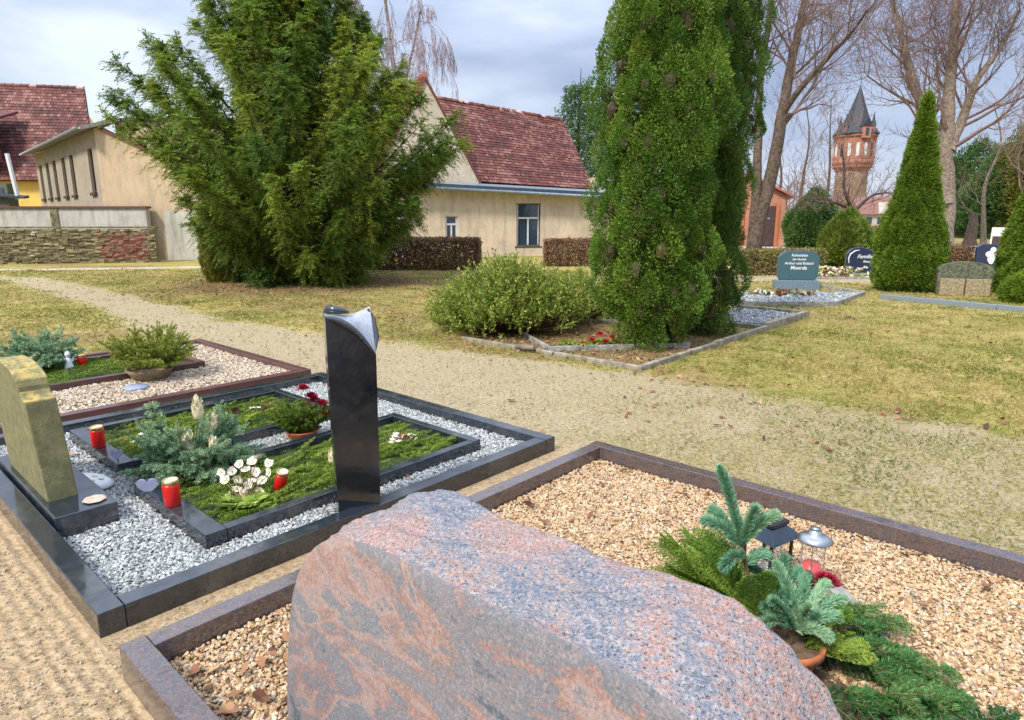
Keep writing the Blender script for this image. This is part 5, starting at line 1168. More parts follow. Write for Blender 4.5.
Y = 20.5; x0 = P(753, 273, 20.5)[0]
t, n = grow_tree('bare_tree', 'leaning bare deciduous tree with several stems right of the twin conifers', x0, Y, [
    ([(0, 0, -.1)]+st(Y, x0, [(754, 235), (771, 181), (780, 129), (787, 86), (796, 43), (805, 0), (815, -50), (822, -130)], [0, 0, 0, 0, .3, .5, .8, 1]), .27, .05, 2.3, .36),
    ([(-.1, .1, .0)]+st(Y, x0, [(755, 220), (757, 180), (758, 140), (759, 80), (768, 30), (775, -20), (770, -90)], [0, 0, .3, .5, .3, 0, 0]), .19, .05, 2.1, .4),
    (st(Y, x0, [(781, 115), (800, 88), (833, 52), (850, 35), (869, 9)], [0, -.5, -1, -1.5, -2]), .12, .02, 1.5, .2)], barkm='bark', depth=5, tw=2, spread=.5, minr=.006)
print('tree', n)
Y = 38.0; x0 = P(943, 240, Y)[0]
t, n = grow_tree('bare_tree', 'big bare maple with wide crown behind the left thuja', x0, Y, [
    ([(0, 0, -.2)]+st(Y, x0, [(943, 225), (946, 190), (944, 150), (948, 120), (950, 80), (955, 30), (958, -30), (962, -90)], None), .66, .1, 4.6, .36),
    (st(Y, x0, [(940, 205), (935, 170), (932, 130), (918, 95), (905, 55), (895, 10), (880, -40)], [0, .2, .5, 1, 1, 2, 2]), .5, .08, 4.0, .25),
    (st(Y, x0, [(948, 150), (965, 115), (975, 80), (1000, 50), (1020, 10)], [0, 0, -1, -1, -2]), .32, .06, 3.6, .15)], barkm='bark_pale', depth=5, tw=3, spread=.5, minr=.011)
print('tree', n)
Y = 30.0; x0 = P(852, 225, Y)[0]
grow_tree('apple_tree', 'small dark bare fruit tree with crooked spreading limbs before the tower', x0, Y, [
    ([(0, 0, -.1)]+st(Y, x0, [(852, 222), (850, 205), (843, 188), (845, 172), (842, 150)]), .13, .03, 1.5, .25),
    (st(Y, x0, [(852, 215), (862, 203), (872, 195), (888, 192), (903, 198)], [0, 0, 0, .5, 1]), .1, .02, 1.2, .2),
    (st(Y, x0, [(850, 208), (835, 203), (820, 198), (808, 200)], [0, 0, -.5, -.5]), .08, .02, 1.1, .2)], barkm='wood_dark', twigm='twig', depth=4, spread=.55, minr=.007)
Y = 46.0; x0 = P(396, 215, Y)[0]
grow_tree('birch_tree', 'weeping bare birch with purplish twigs rising behind the house gable', x0, Y, [
    ([(0, 0, 0)]+st(Y, x0, [(400, 160), (398, 100), (392, 50), (385, 0), (378, -50)]), .25, .06, 3.2, .3),
    (st(Y, x0, [(398, 110), (408, 70), (416, 35), (420, 12)]), .12, .05, 2.4, .2), (st(Y, x0, [(396, 90), (375, 50), (360, 10), (350, -20)]), .12, .05, 2.4, .2)], barkm='bark_pale', twigm='twig_pink', depth=5, tw=3, droop=.36, minr=.013, spread=.4)
for i, (px, Y, ht, lb) in enumerate(((797, 70, 13, 'thin bare tree far behind the shed, left of the tower'), (822, 78, 15, 'slim bare tree far away just left of the tower'), (985, 46, 9, 'bare tree with curved trunk on the far side of the pale road'), (1015, 52, 13, 'bare tree far away at the right edge'), (776, 90, 16, 'tall bare tree far away behind the leaning tree'))):
    x0 = P(px, 235, Y)[0]; hb = ht*.12
    grow_tree('bare_tree', lb, x0, Y, [([(0, 0, -.1), (rng.normal(0, .2), 0, ht*.2), (rng.normal(0, .3), 0, ht*.45), (rng.normal(0, .5), 0, ht*.75), (rng.normal(0, .6), 0, ht)], .018*ht+.04, .03, ht*.24, .25)], 'distant bare trees', depth=4, minr=.014, spread=.45, barkm='bark_pale' if px == 985 else 'bark')
x0 = P(970, 240, 44)[0]; t = thing('tree_stump', 'short reddish brown tree stump left of the curved trunk', 'tree stump', (x0, 44, 0)); A().tube([(0, 0, -.1), (0, 0, .4), (.05, 0, 1.3), (.02, 0, 2.1)], [.5, .36, .3, .2], 10).build('stump', M['bark'], t)
# sparse spruces behind the cream building
def sparse_conifer(label, px, Y, ztop, R):
    x = P(px, 200, Y)[0]; t = thing('spruce_tree', label, 'tree', (x, Y, 0), 0, 'sparse spruces behind the cream building'); a = A(); b = A(); b.tube([(0, 0, 0), (0, 0, ztop*.6), (.1, 0, ztop*.95)], [.25, .12, .02], 8); P0 = []; P1 = []
    for i in range(190):
        f = .25+.75*i/230; z = ztop*f; az = i*2.39996; L = R*1.5*(1.05-f)*rng.uniform(.4, 1.1)+.45
        d = np.array([math.cos(az), math.sin(az), .15]); c = curve((0, 0, z), d, L, 6, .5, .08); b.tube(c, np.linspace(.03, .008, 6), 4)
        for k in range(1, 6):
            m_ = 3+2*k; p = c[k]+rng.normal(0, .12, (m_, 3)); leaves(a, p, rng.normal(0, .5, (m_, 3))+d*.6-[0, 0, .45], .24, .09, np.clip(rng.normal(.5, .2, m_), 0, 1))
    a.build('crown', M['far'] if 'x' not in label else M['olive'], t); b.build('trunk', M['bark'], t)
sparse_conifer('sparse spruce behind the right end of the tiled roof', 577, 52, 13.4, 2.6)
sparse_conifer('shorter sparse spruce touching the bright conifer in the picture', 600, 56, 12.6, 2.6)
# far wood band
a = A(); S0, S1, R0, R1 = [], [], [], []
for i in range(230):
    x = rng.uniform(-40, 190); y = rng.uniform(130, 190); h_ = rng.uniform(6, 13); n = 26
    z = rng.uniform(.1, 1, n)*h_; az = rng.uniform(0, 2*PI, n); l = rng.uniform(.3, 1, n)*h_*.28
    S0.append(np.stack([np.full(n, x), np.full(n, y), z*.8], 1)); S1.append(np.stack([x+np.cos(az)*l, y+np.sin(az)*l, z*.8+l], 1)); R0.append(np.full(n, .09)); R1.append(np.full(n, .03))
    S0.append(np.array([[x, y, 0]])); S1.append(np.array([[x, y, h_]])); R0.append([.22]); R1.append([.04])
segs(a, np.concatenate(S0), np.concatenate(S1), np.concatenate(R0), np.concatenate(R1), 3)
n = 26000; x = rng.uniform(-60, 220, n); y = rng.uniform(115, 135, n); z = rng.random(n)**1.5*(1.5+4*fbm(x, y*0, .15)); leaves(a, np.stack([x, y, z], 1), rvec(n), .9, .4, rng.random(n), m=1)
tag(a.build('far_wood', [M['twig'], M['far']]), 'far off band of bare trees and undergrowth on the horizon', 'wood', kind='stuff')
# ------------------------------------------------------------------ water tower
tx, ty, _ = P(845, 235, 150); t = thing('water_tower', 'round red brick water tower with pointed slate roof and corner turrets', 'tower', (tx, ty, 0)); t.scale = (.86, .86, 1)
A().lathe([(4.6, 0), (4.3, 1), (3.95, 6), (3.75, 10.6), (3.8, 12.2)], 40).build('shaft', M['brickbrown'], t, smooth=True)
A().lathe([(3.82, 12.2), (4.5, 13.2), (4.9, 13.9), (4.9, 14.3), (4.75, 14.5), (4.75, 19.2), (5.0, 19.5), (5.0, 19.9)], 40).build('tank_drum', M['brick'], t, smooth=False)
for z_ in (12.9, 14.25, 19.3): A().lathe([(4.55+.08*(z_-12), z_), (4.65+.08*(z_-12), z_+.1), (4.55+.08*(z_-12), z_+.35)], 40, cap=False).build('cornice_band', M['terracotta'], t, smooth=True)
for k in range(16):
    an = 2*PI*k/16+.1; wd = A(); wd.box(-.36, .36, -.06, .06, 15.2, 17.9); wd.prism([(0, 0)], 0, 0) if False else None; o = wd.build('window', M['wood_white'] if k % 4 != 1 else M['glass'], t); o.location = (4.78*math.sin(an), -4.78*math.cos(an), 0); o.rotation_euler = (0, 0, an)
    pl = A(); pl.box(-.16, .16, -.12, .12, 14.6, 19.1); o = pl.build('pilaster', M['brick'], t); an += PI/16; o.location = (4.8*math.sin(an), -4.8*math.cos(an), 0); o.rotation_euler = (0, 0, an)
A().lathe([(5.6, 19.7), (5.7, 19.95), (4.5, 21.2), (3.3, 22.6), (2.3, 24.6), (1.2, 27.2), (.25, 29.6), (.0, 30.6)], 8, cap=True).build('roof', M['slateroof'], t)
for k in range(4):
    an = PI/4+k*PI/2-.25; x_, y_ = 4.4*math.cos(an), 4.4*math.sin(an)
    q = A(); q.lathe([(.6, 19.5), (.6, 21.3)], 8, x_, y_); q.build('turret', M['brick'], t); q = A(); q.lathe([(.75, 21.3), (.3, 22.8), (.0, 24.4)], 8, x_, y_); q.build('turret_roof', M['slateroof'], t)
q = A(); q.box(-1.0, 1.0, -5.6, -3.6, 18.8, 21.2); o = q.build('dormer', M['brick'], t); q = A(); q.hexa([(-1.2, -5.8, 21.2), (1.2, -5.8, 21.2), (1.2, -3.0, 21.2), (-1.2, -3.0, 21.2), (-.05, -5.8, 22.9), (.05, -5.8, 22.9), (.05, -2.6, 22.9), (-.05, -2.6, 22.9)]); q.build('dormer_roof', M['slateroof'], t)
q = A(); q.box(-.4, .4, -5.7, -5.61, 19.3, 20.8); q.build('dormer_window', M['glass'], t)
A().tube([(0, 0, 30), (0, 0, 31.6)], .07, 6).build('spire_rod', M['blackpl'], t)
# ------------------------------------------------------------------ small helpers for buildings
def window(t, x, z0, z1, w_, y, fm='wood_brown', split=.66, sash='wood_white', bars=0):
    """window in a wall facing -y of the thing's frame"""
    f = A(); fw = .055
    f.box(x-w_/2, x-w_/2+fw, y-.03, y+.05, z0, z1); f.box(x+w_/2-fw, x+w_/2, y-.03, y+.05, z0, z1); f.box(x-w_/2+fw, x+w_/2-fw, y-.03, y+.05, z1-fw, z1); f.box(x-w_/2+fw, x+w_/2-fw, y-.03, y+.05, z0, z0+fw)
    o = f.build('window', M[fm], t)
    zm_ = z0+(z1-z0)*split; s = A(); s.box(x-w_/2+fw+.002, x+w_/2-fw-.002, y-.02, y+.03, zm_-.04, zm_+.04); s.box(x-.035, x+.035, y-.018, y+.03, z0+fw+.002, zm_-.042)
    for sx_ in (-1, 1): xx = x+sx_*(w_/2-fw-.025); s.box(xx-.02, xx+.02, y-.015, y+.03, z0+fw+.002, z1-fw-.002)
    for k in range(bars): xx = x-w_/2+fw+(w_-2*fw)*(k+1)/(bars+1); s.box(xx-.008, xx+.008, y-.012, y+.0, z0+fw+.003, zm_-.043)
    s.build('sash', M[sash], o)
    g_ = A(); g_.box(x-w_/2+fw, x+w_/2-fw, y+.035, y+.042, z0+fw, z1-fw); g_.build('pane', M['glass'], o)
    sl = A(); sl.box(x-w_/2-.08, x+w_/2+.08, y-.12, y+.03, z0-.07, z0-.002); sl.build('sill', M['wood_brown'] if fm == 'wood_brown' else M['concrete'], o)
def wall_holes(a, x0, x1, zf, y, holes, th=.3):
    """wall in the xz plane at y with rectangular holes and reveals; zf(x)=top"""
    xs = sorted({x0, x1}|{h[0] for h in holes}|{h[1] for h in holes})
    for xa, xb in zip(xs[:-1], xs[1:]):
        hs = sorted([h for h in holes if h[0] <= xa+1e-6 and h[1] >= xb-1e-6], key=lambda h: h[2]); z = -.1
        for h in hs+[None]:
            zt = h[2] if h else None
            if h: a.hexa([(xa, y, z), (xb, y, z), (xb, y+th, z), (xa, y+th, z), (xa, y, zt), (xb, y, zt), (xb, y+th, zt), (xa, y+th, zt)]); z = h[3]
            else: a.hexa([(xa, y, z), (xb, y, z), (xb, y+th, z), (xa, y+th, z), (xa, y, zf(xa)), (xb, y, zf(xb)), (xb, y+th, zf(xb)), (xa, y+th, zf(xa))])
def tiles(t, p00, p10, p01, p11, nc, nr, mt, name='roof', tb=.5, m2=None):
    """quad roof plane p00-p10 eave, p01-p11 ridge covered by single tiles"""
    p00, p10, p01, p11 = map(lambda p: np.array(p, float), (p00, p10, p01, p11)); nv = np.cross(p10-p00, p01-p00); nv /= np.linalg.norm(nv)
    if nv[2] < 0: nv = -nv
    a = A(); n = nc*nr; ii, jj = np.meshgrid(np.arange(nc), np.arange(nr)); ii = ii.ravel(); jj = jj.ravel()
    off = (jj % 2)*.5/nc
    def at(u, v): u = np.clip(u, 0, 1)[:, None]; v = v[:, None]; return (p00*(1-u)+p10*u)*(1-v)+(p01*(1-u)+p11*u)*v
    j = rng.normal(0, .006, (n, 1)); g_ = .04/nc
    lo, hi = .045+j, .008+j*.3
    v = np.stack([at(ii/nc-off+g_, jj/nr-.25/nr)+nv*lo, at((ii+1)/nc-off-g_, jj/nr-.25/nr)+nv*lo, at((ii+1)/nc-off-g_, (jj+1)/nr)+nv*hi, at(ii/nc-off+g_, (jj+1)/nr)+nv*hi,
                  at(ii/nc-off+g_, jj/nr-.25/nr)+nv*(lo-.03), at((ii+1)/nc-off-g_, jj/nr-.25/nr)+nv*(lo-.03)], 1).reshape(-1, 3)
    b_ = (np.arange(n)*6)[:, None]; f = np.concatenate([b_+np.array([[0, 1, 2, 3]]), b_+np.array([[4, 5, 1, 0]])])
    q = at((ii+.5)/nc, (jj+.5)/nr); tt = np.clip(tb+rng.normal(0, .17, n)+(fbm(q[:, 0]+q[:, 1], q[:, 2]*1.5, .8)-.5)*.6+(fbm((q[:, 0]+q[:, 1])*1.2, jj*7.3, 1.0, 2)-.5)*.9, 0, .8)
    a.add(v, f, np.repeat(tt, 6)); a.add([p00, p10, p11, p01, p00-nv*.15, p10-nv*.15, p11-nv*.15, p01-nv*.15], [[0, 1, 2, 3], [7, 6, 5, 4], [0, 4, 5, 1], [1, 5, 6, 2], [2, 6, 7, 3], [3, 7, 4, 0]], .1)
    o = a.build(name, mt, t)
    r = A(); k = 26
    for i in range(k):
        s0, s1 = i/k, (i+1.08)/k; q0 = p01+(p11-p01)*s0; q1 = p01+(p11-p01)*min(s1, 1); r.tube([tuple(q0+[0, 0, .02]), tuple(q1+[0, 0, .035])], [.11, .13], 8, tint=float(np.clip(rng.normal(.6, .2), 0, 1)))
    r.build('ridge_tiles', mt, o); return o
# ------------------------------------------------------------------ cream building
BR = math.radians(17)
t = thing('cream_building', 'cream plastered building with low metal roofed annex and steep red brown tiled roof', 'building', (-4.6, 29.2, 0), BR)
zf = lambda x: 3.08-.038*x
W1 = (1.68, 2.28, .73, 1.84); W2 = (5.03, 6.2, .46, 2.4)
a = A(); wall_holes(a, 0, 12.2, zf, 0, [W1, W2]); a.box(-.0, .3, .301, 3.5, -.1, 3.05); a.box(11.9, 12.2, .301, 9, -.1, 2.55); a.build('annex_wall', M['plaster'], t)
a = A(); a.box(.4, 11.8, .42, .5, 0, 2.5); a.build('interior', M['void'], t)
window(t, 1.98, .73, 1.84, .6, .1, 'wood_white'); window(t, 5.615, .46, 2.4, 1.17, .1, 'wood_brown')
a = A(); a.hexa([(-.35, -.4, 3.05), (12.4, -.4, 2.57), (12.4, 3.6, 2.95), (-.35, 3.6, 3.45), (-.35, -.4, 3.2), (12.4, -.4, 2.72), (12.4, 3.6, 3.15), (-.35, 3.6, 3.62)]); a.build('annex_roof', M['steel'], t)
a = A(); a.hexa([(-.37, -.44, 3.02), (12.42, -.44, 2.54), (12.42, -.405, 2.54), (-.37, -.405, 3.02), (-.37, -.44, 3.27), (12.42, -.44, 2.79), (12.42, -.405, 2.79), (-.37, -.405, 3.27)]); a.build('fascia', M['steeld'] if 'steeld' in M else M['steel'], t)
a = A(); a.tube([(-.4, -.5, 3.06), (12.45, -.5, 2.58)], .07, 8); a.build('gutter', M['steel'], t, smooth=True)
a = A(); a.tube([(9.35, -.48, 2.6), (9.1, -.2, 2.42), (9.0, -.07, 2.25), (9.0, -.07, 0)], .045, 8); a.build('downpipe', M['greystone'], t, smooth=True)
# gabled wing
pk = (1.5, 3.5, 8.28); a = A()
v = [(-1.15, 3.5, 0), (4.15, 3.5, 0), (4.15, 3.5, 3.55), pk, (-1.15, 3.5, 3.55), (-1.15, 3.85, 0), (4.15, 3.85, 0), (4.15, 3.85, 3.55), (1.5, 3.85, 8.28), (-1.15, 3.85, 3.55)]
a.add(v, [[0, 1, 2, 3, 4], [9, 8, 7, 6, 5], [0, 5, 6, 1], [1, 6, 7, 2], [2, 7, 8, 3], [3, 8, 9, 4], [4, 9, 5, 0]]); a.box(-1.13, 4.13, 3.86, 12, 0, 3.5); a.build('gable_wall', M['gable'], t)
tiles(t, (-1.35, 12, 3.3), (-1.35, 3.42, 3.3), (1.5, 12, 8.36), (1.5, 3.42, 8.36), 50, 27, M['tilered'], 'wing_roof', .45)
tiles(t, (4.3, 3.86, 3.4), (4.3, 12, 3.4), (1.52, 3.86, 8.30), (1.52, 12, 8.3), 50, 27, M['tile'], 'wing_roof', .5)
# verge along the gable
for s_, xb in ((1, 4.32), (-1, -1.36)):
    a = A(); a.tube([(xb, 3.47, 3.3), (1.5, 3.47, 8.37)], .06, 6); a.build('verge', M['tile'], t)
# main hall roof to the right
tiles(t, (3.2, 3.72, 3.62), (10.5, 3.72, 3.28), (2.6, 8.2, 8.22), (10.5, 8.2, 7.3), 60, 29, M['tile'], 'main_roof', .5)
a = A(); v = [(10.4, 3.9, 0), (10.4, 12.6, 0), (10.4, 12.6, 3.2), (10.4, 8.2, 7.15), (10.4, 3.9, 3.2), (10.1, 3.9, 0), (10.1, 12.6, 0), (10.1, 12.6, 3.2), (10.1, 8.2, 7.15), (10.1, 3.9, 3.2)]
a.add(v, [[0, 1, 2, 3, 4], [9, 8, 7, 6, 5], [0, 5, 6, 1], [1, 6, 7, 2], [2, 7, 8, 3], [3, 8, 9, 4], [4, 9, 5, 0]]); a.box(3, 10.05, 3.95, 12, 0, 3.2); a.build('hall_wall', M['gable'], t)
tiles(t, (10.5, 12.7, 3.2), (3.2, 12.7, 3.4), (10.5, 8.2, 7.28), (2.6, 8.2, 8.2), 60, 29, M['tile'], 'main_roof', .5)
a = A(); a.box(10.45, 11.6, 3.62, 4.6, 2.8, 3.85); a.build('parapet_block', M['plaster'], t, bevel=.02)
# pale blue door yard wall left of it
g = P(402, 240, 29.6); t = thing('garage_door', 'pale blue white painted gate partly hidden by the yew', 'gate', (-5.9, 29.5, 0), BR); a = A(); a.box(0, 1.25, 0, .06, .0, 2.3); a.build('door_leaf', simple('pale_blue_paint', (.42, .5, .55), .5), t)
a = A()
for k in range(5): a.box(.05+k*.24, .09+k*.24, -.02, -.002, .05, 2.25)
a.build('batten', M['white'], t)
A().box(-.1, -.002, -.03, .1, 0, 2.4).build('gate_post', M['concrete'], t)
# ------------------------------------------------------------------ left beige building
t = thing('beige_building', 'beige plastered building with a row of narrow windows and mono pitched roof', 'building', (-17.0, 27.8, 0))
cx0, cy0 = -17.0, 27.8; E1 = P(34, 152, 38.2); ex1, ey1 = E1[0]-cx0, E1[1]-cy0; Lw = math.hypot(ex1, ey1); aw = math.atan2(ey1, ex1)
hol = []
for px in (119.5,): pass
pxs = [(86, 93), (67.5, 74), (59.5, 66), (51, 57), (44.5, 50), (38, 43.5)]
def onwall(px, py):    # along-wall distance and height for a photo point on the window wall
    d = ray(px, py); ux, uy = ex1/Lw, ey1/Lw; det = d[0]*(-uy)+ux*d[1]; tt = (cx0*(-uy)+ux*cy0)/det; s = (d[0]*tt-cx0)*ux+(d[1]*tt-cy0)*uy; return s, H+d[2]*tt
hs = []
for xa, xb in pxs:
    s0, z0 = onwall((xa+xb)/2, 175); hs.append(s0)
a = A(); holes = []
pz = [(P_[0]+P_[1])/2 for P_ in pxs]; tops = [141, 148, 152, 156, 160, 163.5]; bots = [177, 182, 185, 187, 189, 191]
for x_, tp, bt in zip(pz, tops, bots):
    s0, zt = onwall(x_, tp); s1, zb_ = onwall(x_+2, bt); sm = (s0+s1)/2; holes.append((-sm-.42, -sm+.42, 2.8, 4.6))
holes = sorted(holes); print('holes', holes)
# wall local frame: x from -Lw..0, facing -y  => rotate so that local -x runs along the wall away from the corner
wob = A(); wall_holes(wob, -Lw, 0, lambda x: 5.25, 0, [(h[0], h[1], h[2], h[3]) for h in holes], .35)
o = wob.build('window_wall', M['beige2'], t); o.rotation_euler = (0, 0, aw-PI)
for h in holes:
    x_ = (h[0]+h[1])/2; q = A(); q.box(h[0], h[0]+.07, .1, .18, h[2], h[3]); q.box(h[1]-.07, h[1], .1, .18, h[2], h[3]); q.box(h[0]+.07, h[1]-.07, .1, .18, h[3]-.07, h[3]); q.box(h[0]+.07, h[1]-.07, .1, .18, h[2], h[2]+.07)
    w_ = q.build('window', M['wood_dark'], t); w_.rotation_euler = (0, 0, aw-PI); q = A(); q.box(h[0]+.07, h[1]-.07, .15, .16, h[2]+.07, h[3]-.07); q.build('pane', M['glass'], w_); q = A(); q.box(h[0]-.06, h[1]+.06, -.1, .09, h[2]-.12, h[2]-.002); q.build('sill', M['wood_dark'], w_)
# front wall (towards the cemetery), its top falling to the right
a = A(); tp = lambda x: 5.35-.46*x if x < 2.6 else 4.15-.08*(x-2.6)
xs = [0.003, 1.2, 2.6, 5, 9.5]
for xa, xb in zip(xs[:-1], xs[1:]): a.hexa([(xa, 0, -.1), (xb, 0, -.1), (xb, .35, -.1), (xa, .35, -.1), (xa, 0, tp(xa)), (xb, 0, tp(xb)), (xb, .35, tp(xb)), (xa, .35, tp(xa))])
a.build('front_wall', M['beige'], t)
a = A()
for xa, xb in zip(xs[:-1], xs[1:]): a.hexa([(xa, -.08, tp(xa)), (xb, -.08, tp(xb)), (xb, .45, tp(xb)), (xa, .45, tp(xa)), (xa, -.08, tp(xa)+.08), (xb, -.08, tp(xb)+.08), (xb, .45, tp(xb)+.08), (xa, .45, tp(xa)+.08)])
a.build('wall_coping', M['tile'], t)
a = A(); a.box(.6, 9.4, .47, 9, 0, 5.62); a.build('rear_block', M['beige'], t); a = A(); a.box(.3, 9.5, .4, 9.2, 5.625, 5.75); a.build('flat_roof', M['slateroof'], t)
# eave board over the window wall
q = A(); q.hexa([(-Lw-.3, -.55, 5.16), (.35, -.55, 5.16), (.35, .9, 5.62), (-Lw-.3, .9, 5.62), (-Lw-.3, -.55, 5.30), (.35, -.55, 5.30), (.35, .9, 5.76), (-Lw-.3, .9, 5.76)]); o = q.build('eave_roof', M['concrete'], t); o.rotation_euler = (0, 0, aw-PI)
q = A(); q.tube([(-Lw-.3, -.62, 5.2), (.4, -.62, 5.24)], .06, 8); o = q.build('gutter', M['steel'], t, smooth=True); o.rotation_euler = (0, 0, aw-PI)
a = A(); a.box(4.2, 9.4, -.12, -.003, -.1, 1.75); a.build('lower_pale_wall', M['whiteplaster'], t)
a = A(); a.box(2.5, 4.2, -.08, -.003, -.1, 2.0); a.build('lower_pale_wall', M['whiteplaster'], t)
# ------------------------------------------------------------------ rubble wall
t = thing('stone_wall', 'old rubble stone boundary wall with a red brick patch and pale render above', 'wall', (-14.15, 26.2, 0), math.atan2(25.0-26.2, -19.4+14.15)+PI)
a = A(); a.box(-14, 0, .03, .4, -.1, 1.30); a.build('wall_core', M['mortar'], t)
a = A(); z = .0
while z < 1.3:
    h_ = rng.uniform(.045, .095); x = -14
    while x < 0:
        wd = rng.uniform(.08, .34); isb = -2.1 < x < -.45 and .12 < z < 1.15; 
        if isb: wd = .22
        tt = rng.uniform(.91, 1) if isb and rng.random() < .85 else min(.89, max(0, rng.normal(.42, .2)))
        d_ = rng.uniform(-.03, .04); zz = min(z+h_-.012, 1.33); x2 = min(x+wd-.015, 0); j = rng.normal(0, .008, 8)
        a.hexa([(x, d_+j[0], z+j[1]), (x2, d_+j[2], z+j[3]), (x2, .1, z), (x, .1, z), (x, d_+j[4], zz+j[5]), (x2, d_+j[6], zz+j[7]), (x2, .1, zz), (x, .1, zz)], tt); x += wd
    z += h_
a.build('wall_stones', M['stone'], t)
a = A(); a.box(-14, .02, .0, .5, 1.335, 1.40); a.build('mossy_ledge', M['mortar'], t)
t = thing('rendered_wall', 'pale rendered upper wall with dark coping above the rubble wall', 'wall', (-15.9, 27.3, 0), 0)
a = A(); a.box(-11, .9, 0, .3, .0, 2.12); a.build('render', M['whiteplaster'], t); a = A(); a.box(-11, .95, -.07, .37, 2.122, 2.2); a.build('coping', M['tile'], t)
a = A(); a.box(-3.0, -2.7, -.05, -.003, 1.3, 2.1); a.build('mossy_pier', M['mortar'], t)
# yellow house with big tiled roof
hx, hy = P(0, 200, 42)[0], 42; t = thing('yellow_house', 'yellow rendered house with a large red tiled roof at the left edge', 'house', (hx, hy, 0), 0)
def LP_(px, py, Y): q = P(px, py, Y); return (q[0]-hx, q[1]-hy, q[2])
r0 = LP_(95, 176, 40); r1 = LP_(82, 88, 45); 
tiles(t, (-9, -2, 4.0), (r0[0]+.1, -2, 4.0), (-9, 3.2, r1[2]+.5), (r1[0], 3.2, r1[2]), 66, 30, M['tile'], 'roof', .45)
a = A(); a.box(-9, r0[0]-.1, -1.6, 7, 0, 4.1); a.build('wall', M['yellowwall'], t)
a = A(); v = [(r0[0]-.6, -1.6, 4), (r0[0]-.6, 3.3, 4), (r1[0]-.6, 3.2, r1[2]-.5), (r0[0]-.9, -1.6, 4), (r0[0]-.9, 3.3, 4), (r1[0]-.9, 3.2, r1[2]-.5)]; a.add(v, [[0, 1, 2], [5, 4, 3], [0, 3, 4, 1], [1, 4, 5, 2], [2, 5, 3, 0]]); a.build('gable', M['yellowwall'], t)
q = LP_(4, 155, 40.5); a = A(); a.box(-4.5, q[0]-.02, q[1]-.9, q[1]-.2, 5.0, 7.0); a.build('dormer', M['tile'], t); a = A(); a.box(q[0]-1.0, q[0]-.1, q[1]-.98, q[1]-.91, 5.3, 6.6); a.build('dormer_window', M['wood_white'], t)
a = A(); a.hexa([(-4.8, q[1]-1.1, 7), (q[0]-.35, q[1]-1.1, 7), (q[0]-.35, q[1]+2.2, 8.1), (-4.8, q[1]+2.2, 8.1), (-4.8, q[1]-1.1, 7.15), (q[0]-.35, q[1]-1.1, 7.15), (q[0]-.35, q[1]+2.2, 8.25), (-4.8, q[1]+2.2, 8.25)], .4); a.build('dormer_roof', M['tile'], t)
q = P(10, 195, 31); t = thing('grey_shed', 'weathered grey shed with white drainpipe behind the left wall', 'shed', (q[0], 31, 0), -.15); a = A(); a.box(-3.5, -.1, 0, .5, 0, 3.3); a.build('shed_wall', M['mossstone'], t)
a = A(); a.hexa([(-3.7, -.3, 2.95), (1.0, -.3, 2.6), (1.0, 0, 2.65), (-3.7, 0, 3.0), (-3.7, -.3, 3.02), (1.0, -.3, 2.68), (1.0, 0, 2.75), (-3.7, 0, 3.1)]); a.build('lean_to_roof', M['slateroof'], t); a = A(); a.tube([(.5, -.1, 2.6), (.28, -.1, 4.6)], .09, 8); a.build('white_pipe', M['white'], t)
A().box(-.9, -.3, -.03, -.002, 2.7, 3.1).build('window', M['glass'], t)
# ------------------------------------------------------------------ brick shed and small house
t = thing('brick_shed', 'small red brick chapel shed with dark doors and shallow gable roof', 'shed', (17.0, 41.5, 0), math.radians(-16))
a = A(); v = [(-4.6, 0, 0), (0, 0, 0), (0, 0, 3.15), (-2.3, 0, 4.35), (-4.6, 0, 3.15), (-4.6, 5, 0), (0, 5, 0), (0, 5, 3.15), (-2.3, 5, 4.35), (-4.6, 5, 3.15)]; a.add(v, [[0, 1, 2, 3, 4], [9, 8, 7, 6, 5], [1, 6, 7, 2], [0, 4, 9, 5], [2, 7, 8, 3], [3, 8, 9, 4]]); a.build('walls', M['brick'], t)
for s in (1, -1):
    q = A(); xa = -2.3+s*2.75; q.hexa([(xa, -.35, 2.98), (-2.3, -.35, 4.4), (-2.3, 5.3, 4.4), (xa, 5.3, 2.98), (xa, -.35, 3.1), (-2.3, -.35, 4.53), (-2.3, 5.3, 4.53), (xa, 5.3, 3.1)], .6); q.build('roof', M['tilered'], t)
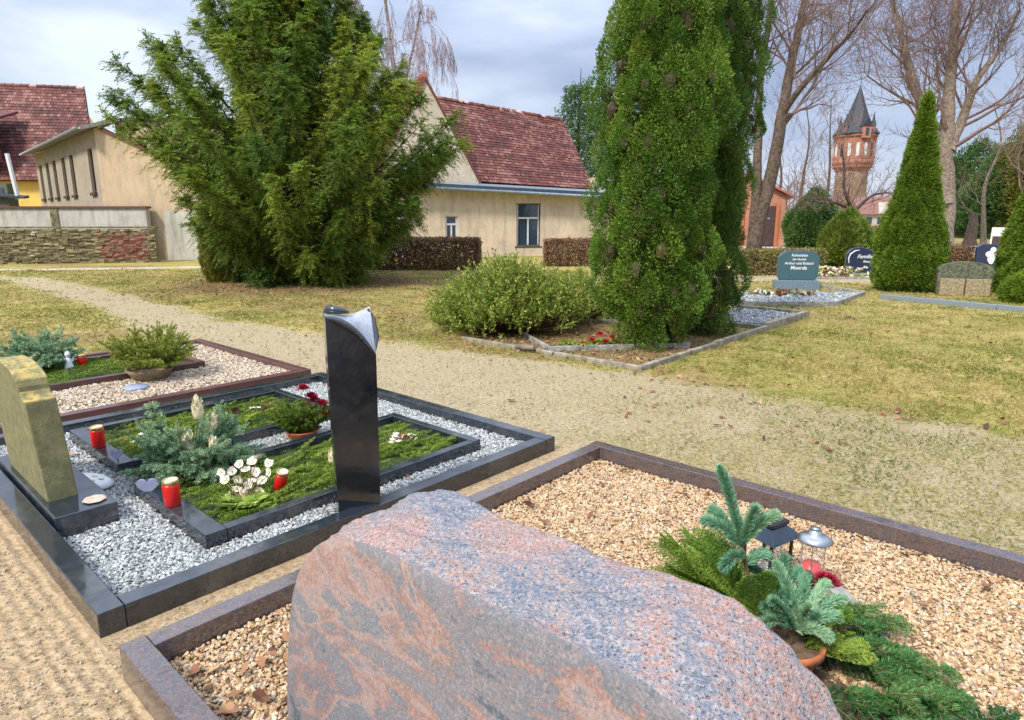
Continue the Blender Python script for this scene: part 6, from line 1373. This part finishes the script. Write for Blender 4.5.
for x_ in (-1.15, -3.2):
    d_ = A(); d_.box(x_-.6, x_+.6, -.04, .0-.003, .05, 2.5); dd = d_.build('door', M['wood_dark'], t); q = A(); q.box(x_-.58, x_-.04, -.06, -.042, .1, 2.45); q.box(x_+.04, x_+.58, -.06, -.042, .1, 2.45); q.build('door_leaf', M['wood_dark'], dd); q = A(); q.box(x_-.3, x_+.3, -.075, -.062, 1.7, 1.8); q.build('door_strap', M['greystone'], dd)
    for s in (-1, 1): q = A(); q.box(x_+s*.72-.1, x_+s*.72+.1, -.1, -.003, 0, 2.62); q.build('door_pier', M['terracotta'], t)
q = P(882, 232, 112); t = thing('red_roofed_house', 'far small white house with pinkish red roof between tower and thuja', 'house', (q[0], 112, 0), .1)
a = A(); a.box(-4, 4, 0, 6, 0, 2.6); a.build('wall', M['whiteplaster'], t); a = A(); a.hexa([(-4.4, -.5, 2.6), (4.4, -.5, 2.6), (4.4, 6.5, 2.6), (-4.4, 6.5, 2.6), (-4.3, 2.9, 5.6), (4.3, 2.9, 5.6), (4.3, 3.1, 5.6), (-4.3, 3.1, 5.6)], .8); a.build('roof', M['tile'], t)
for x_ in (-2.6, -.6, 1.4): A().box(x_-.5, x_+.5, -.05, -.003, 1.0, 2.1).build('window', M['glass'], t)
a = A(); a.hexa([(-1.2, -.6, 2.7), (1.2, -.6, 2.7), (1.2, 3, 2.7), (-1.2, 3, 2.7), (-.05, -.6, 4.6), (.05, -.6, 4.6), (.05, 3, 4.6), (-.05, 3, 4.6)]); a.build('gable_dormer', M['whiteplaster'], t)
# low headstones on the far lawn
for i, (px, py, w_, h_, m_, lb) in enumerate(((792, 244, .5, .8, 'greystone', 'small grey gravestone on the far lawn right of the brick shed'), (826, 243, .6, .7, 'mossstone', 'small mossy gravestone on the far lawn beside the stone table'), (868, 245, .6, .8, 'sandst', 'small tan gravestone on the far lawn near the road'), (930, 262, .35, .5, 'white', 'small white stone low behind the left thuja'))):
    g = G(px, py+4); t = thing('small_gravestone', lb, 'gravestone', (*g, 0), rng.normal(0, .3), 'small far gravestones'); pts = [(-w_/2, 0), (w_/2, 0), (w_/2, h_*.75)]+[(w_/2*math.cos(k*PI/8), h_*.75+h_*.25*math.sin(k*PI/8)) for k in range(1, 8)]+[(-w_/2, h_*.75)]
    a = A(); a.prism(pts, 0, .15); o = a.build('slab', M[m_], t, bevel=.01); o.rotation_euler = (PI/2, 0, 0)
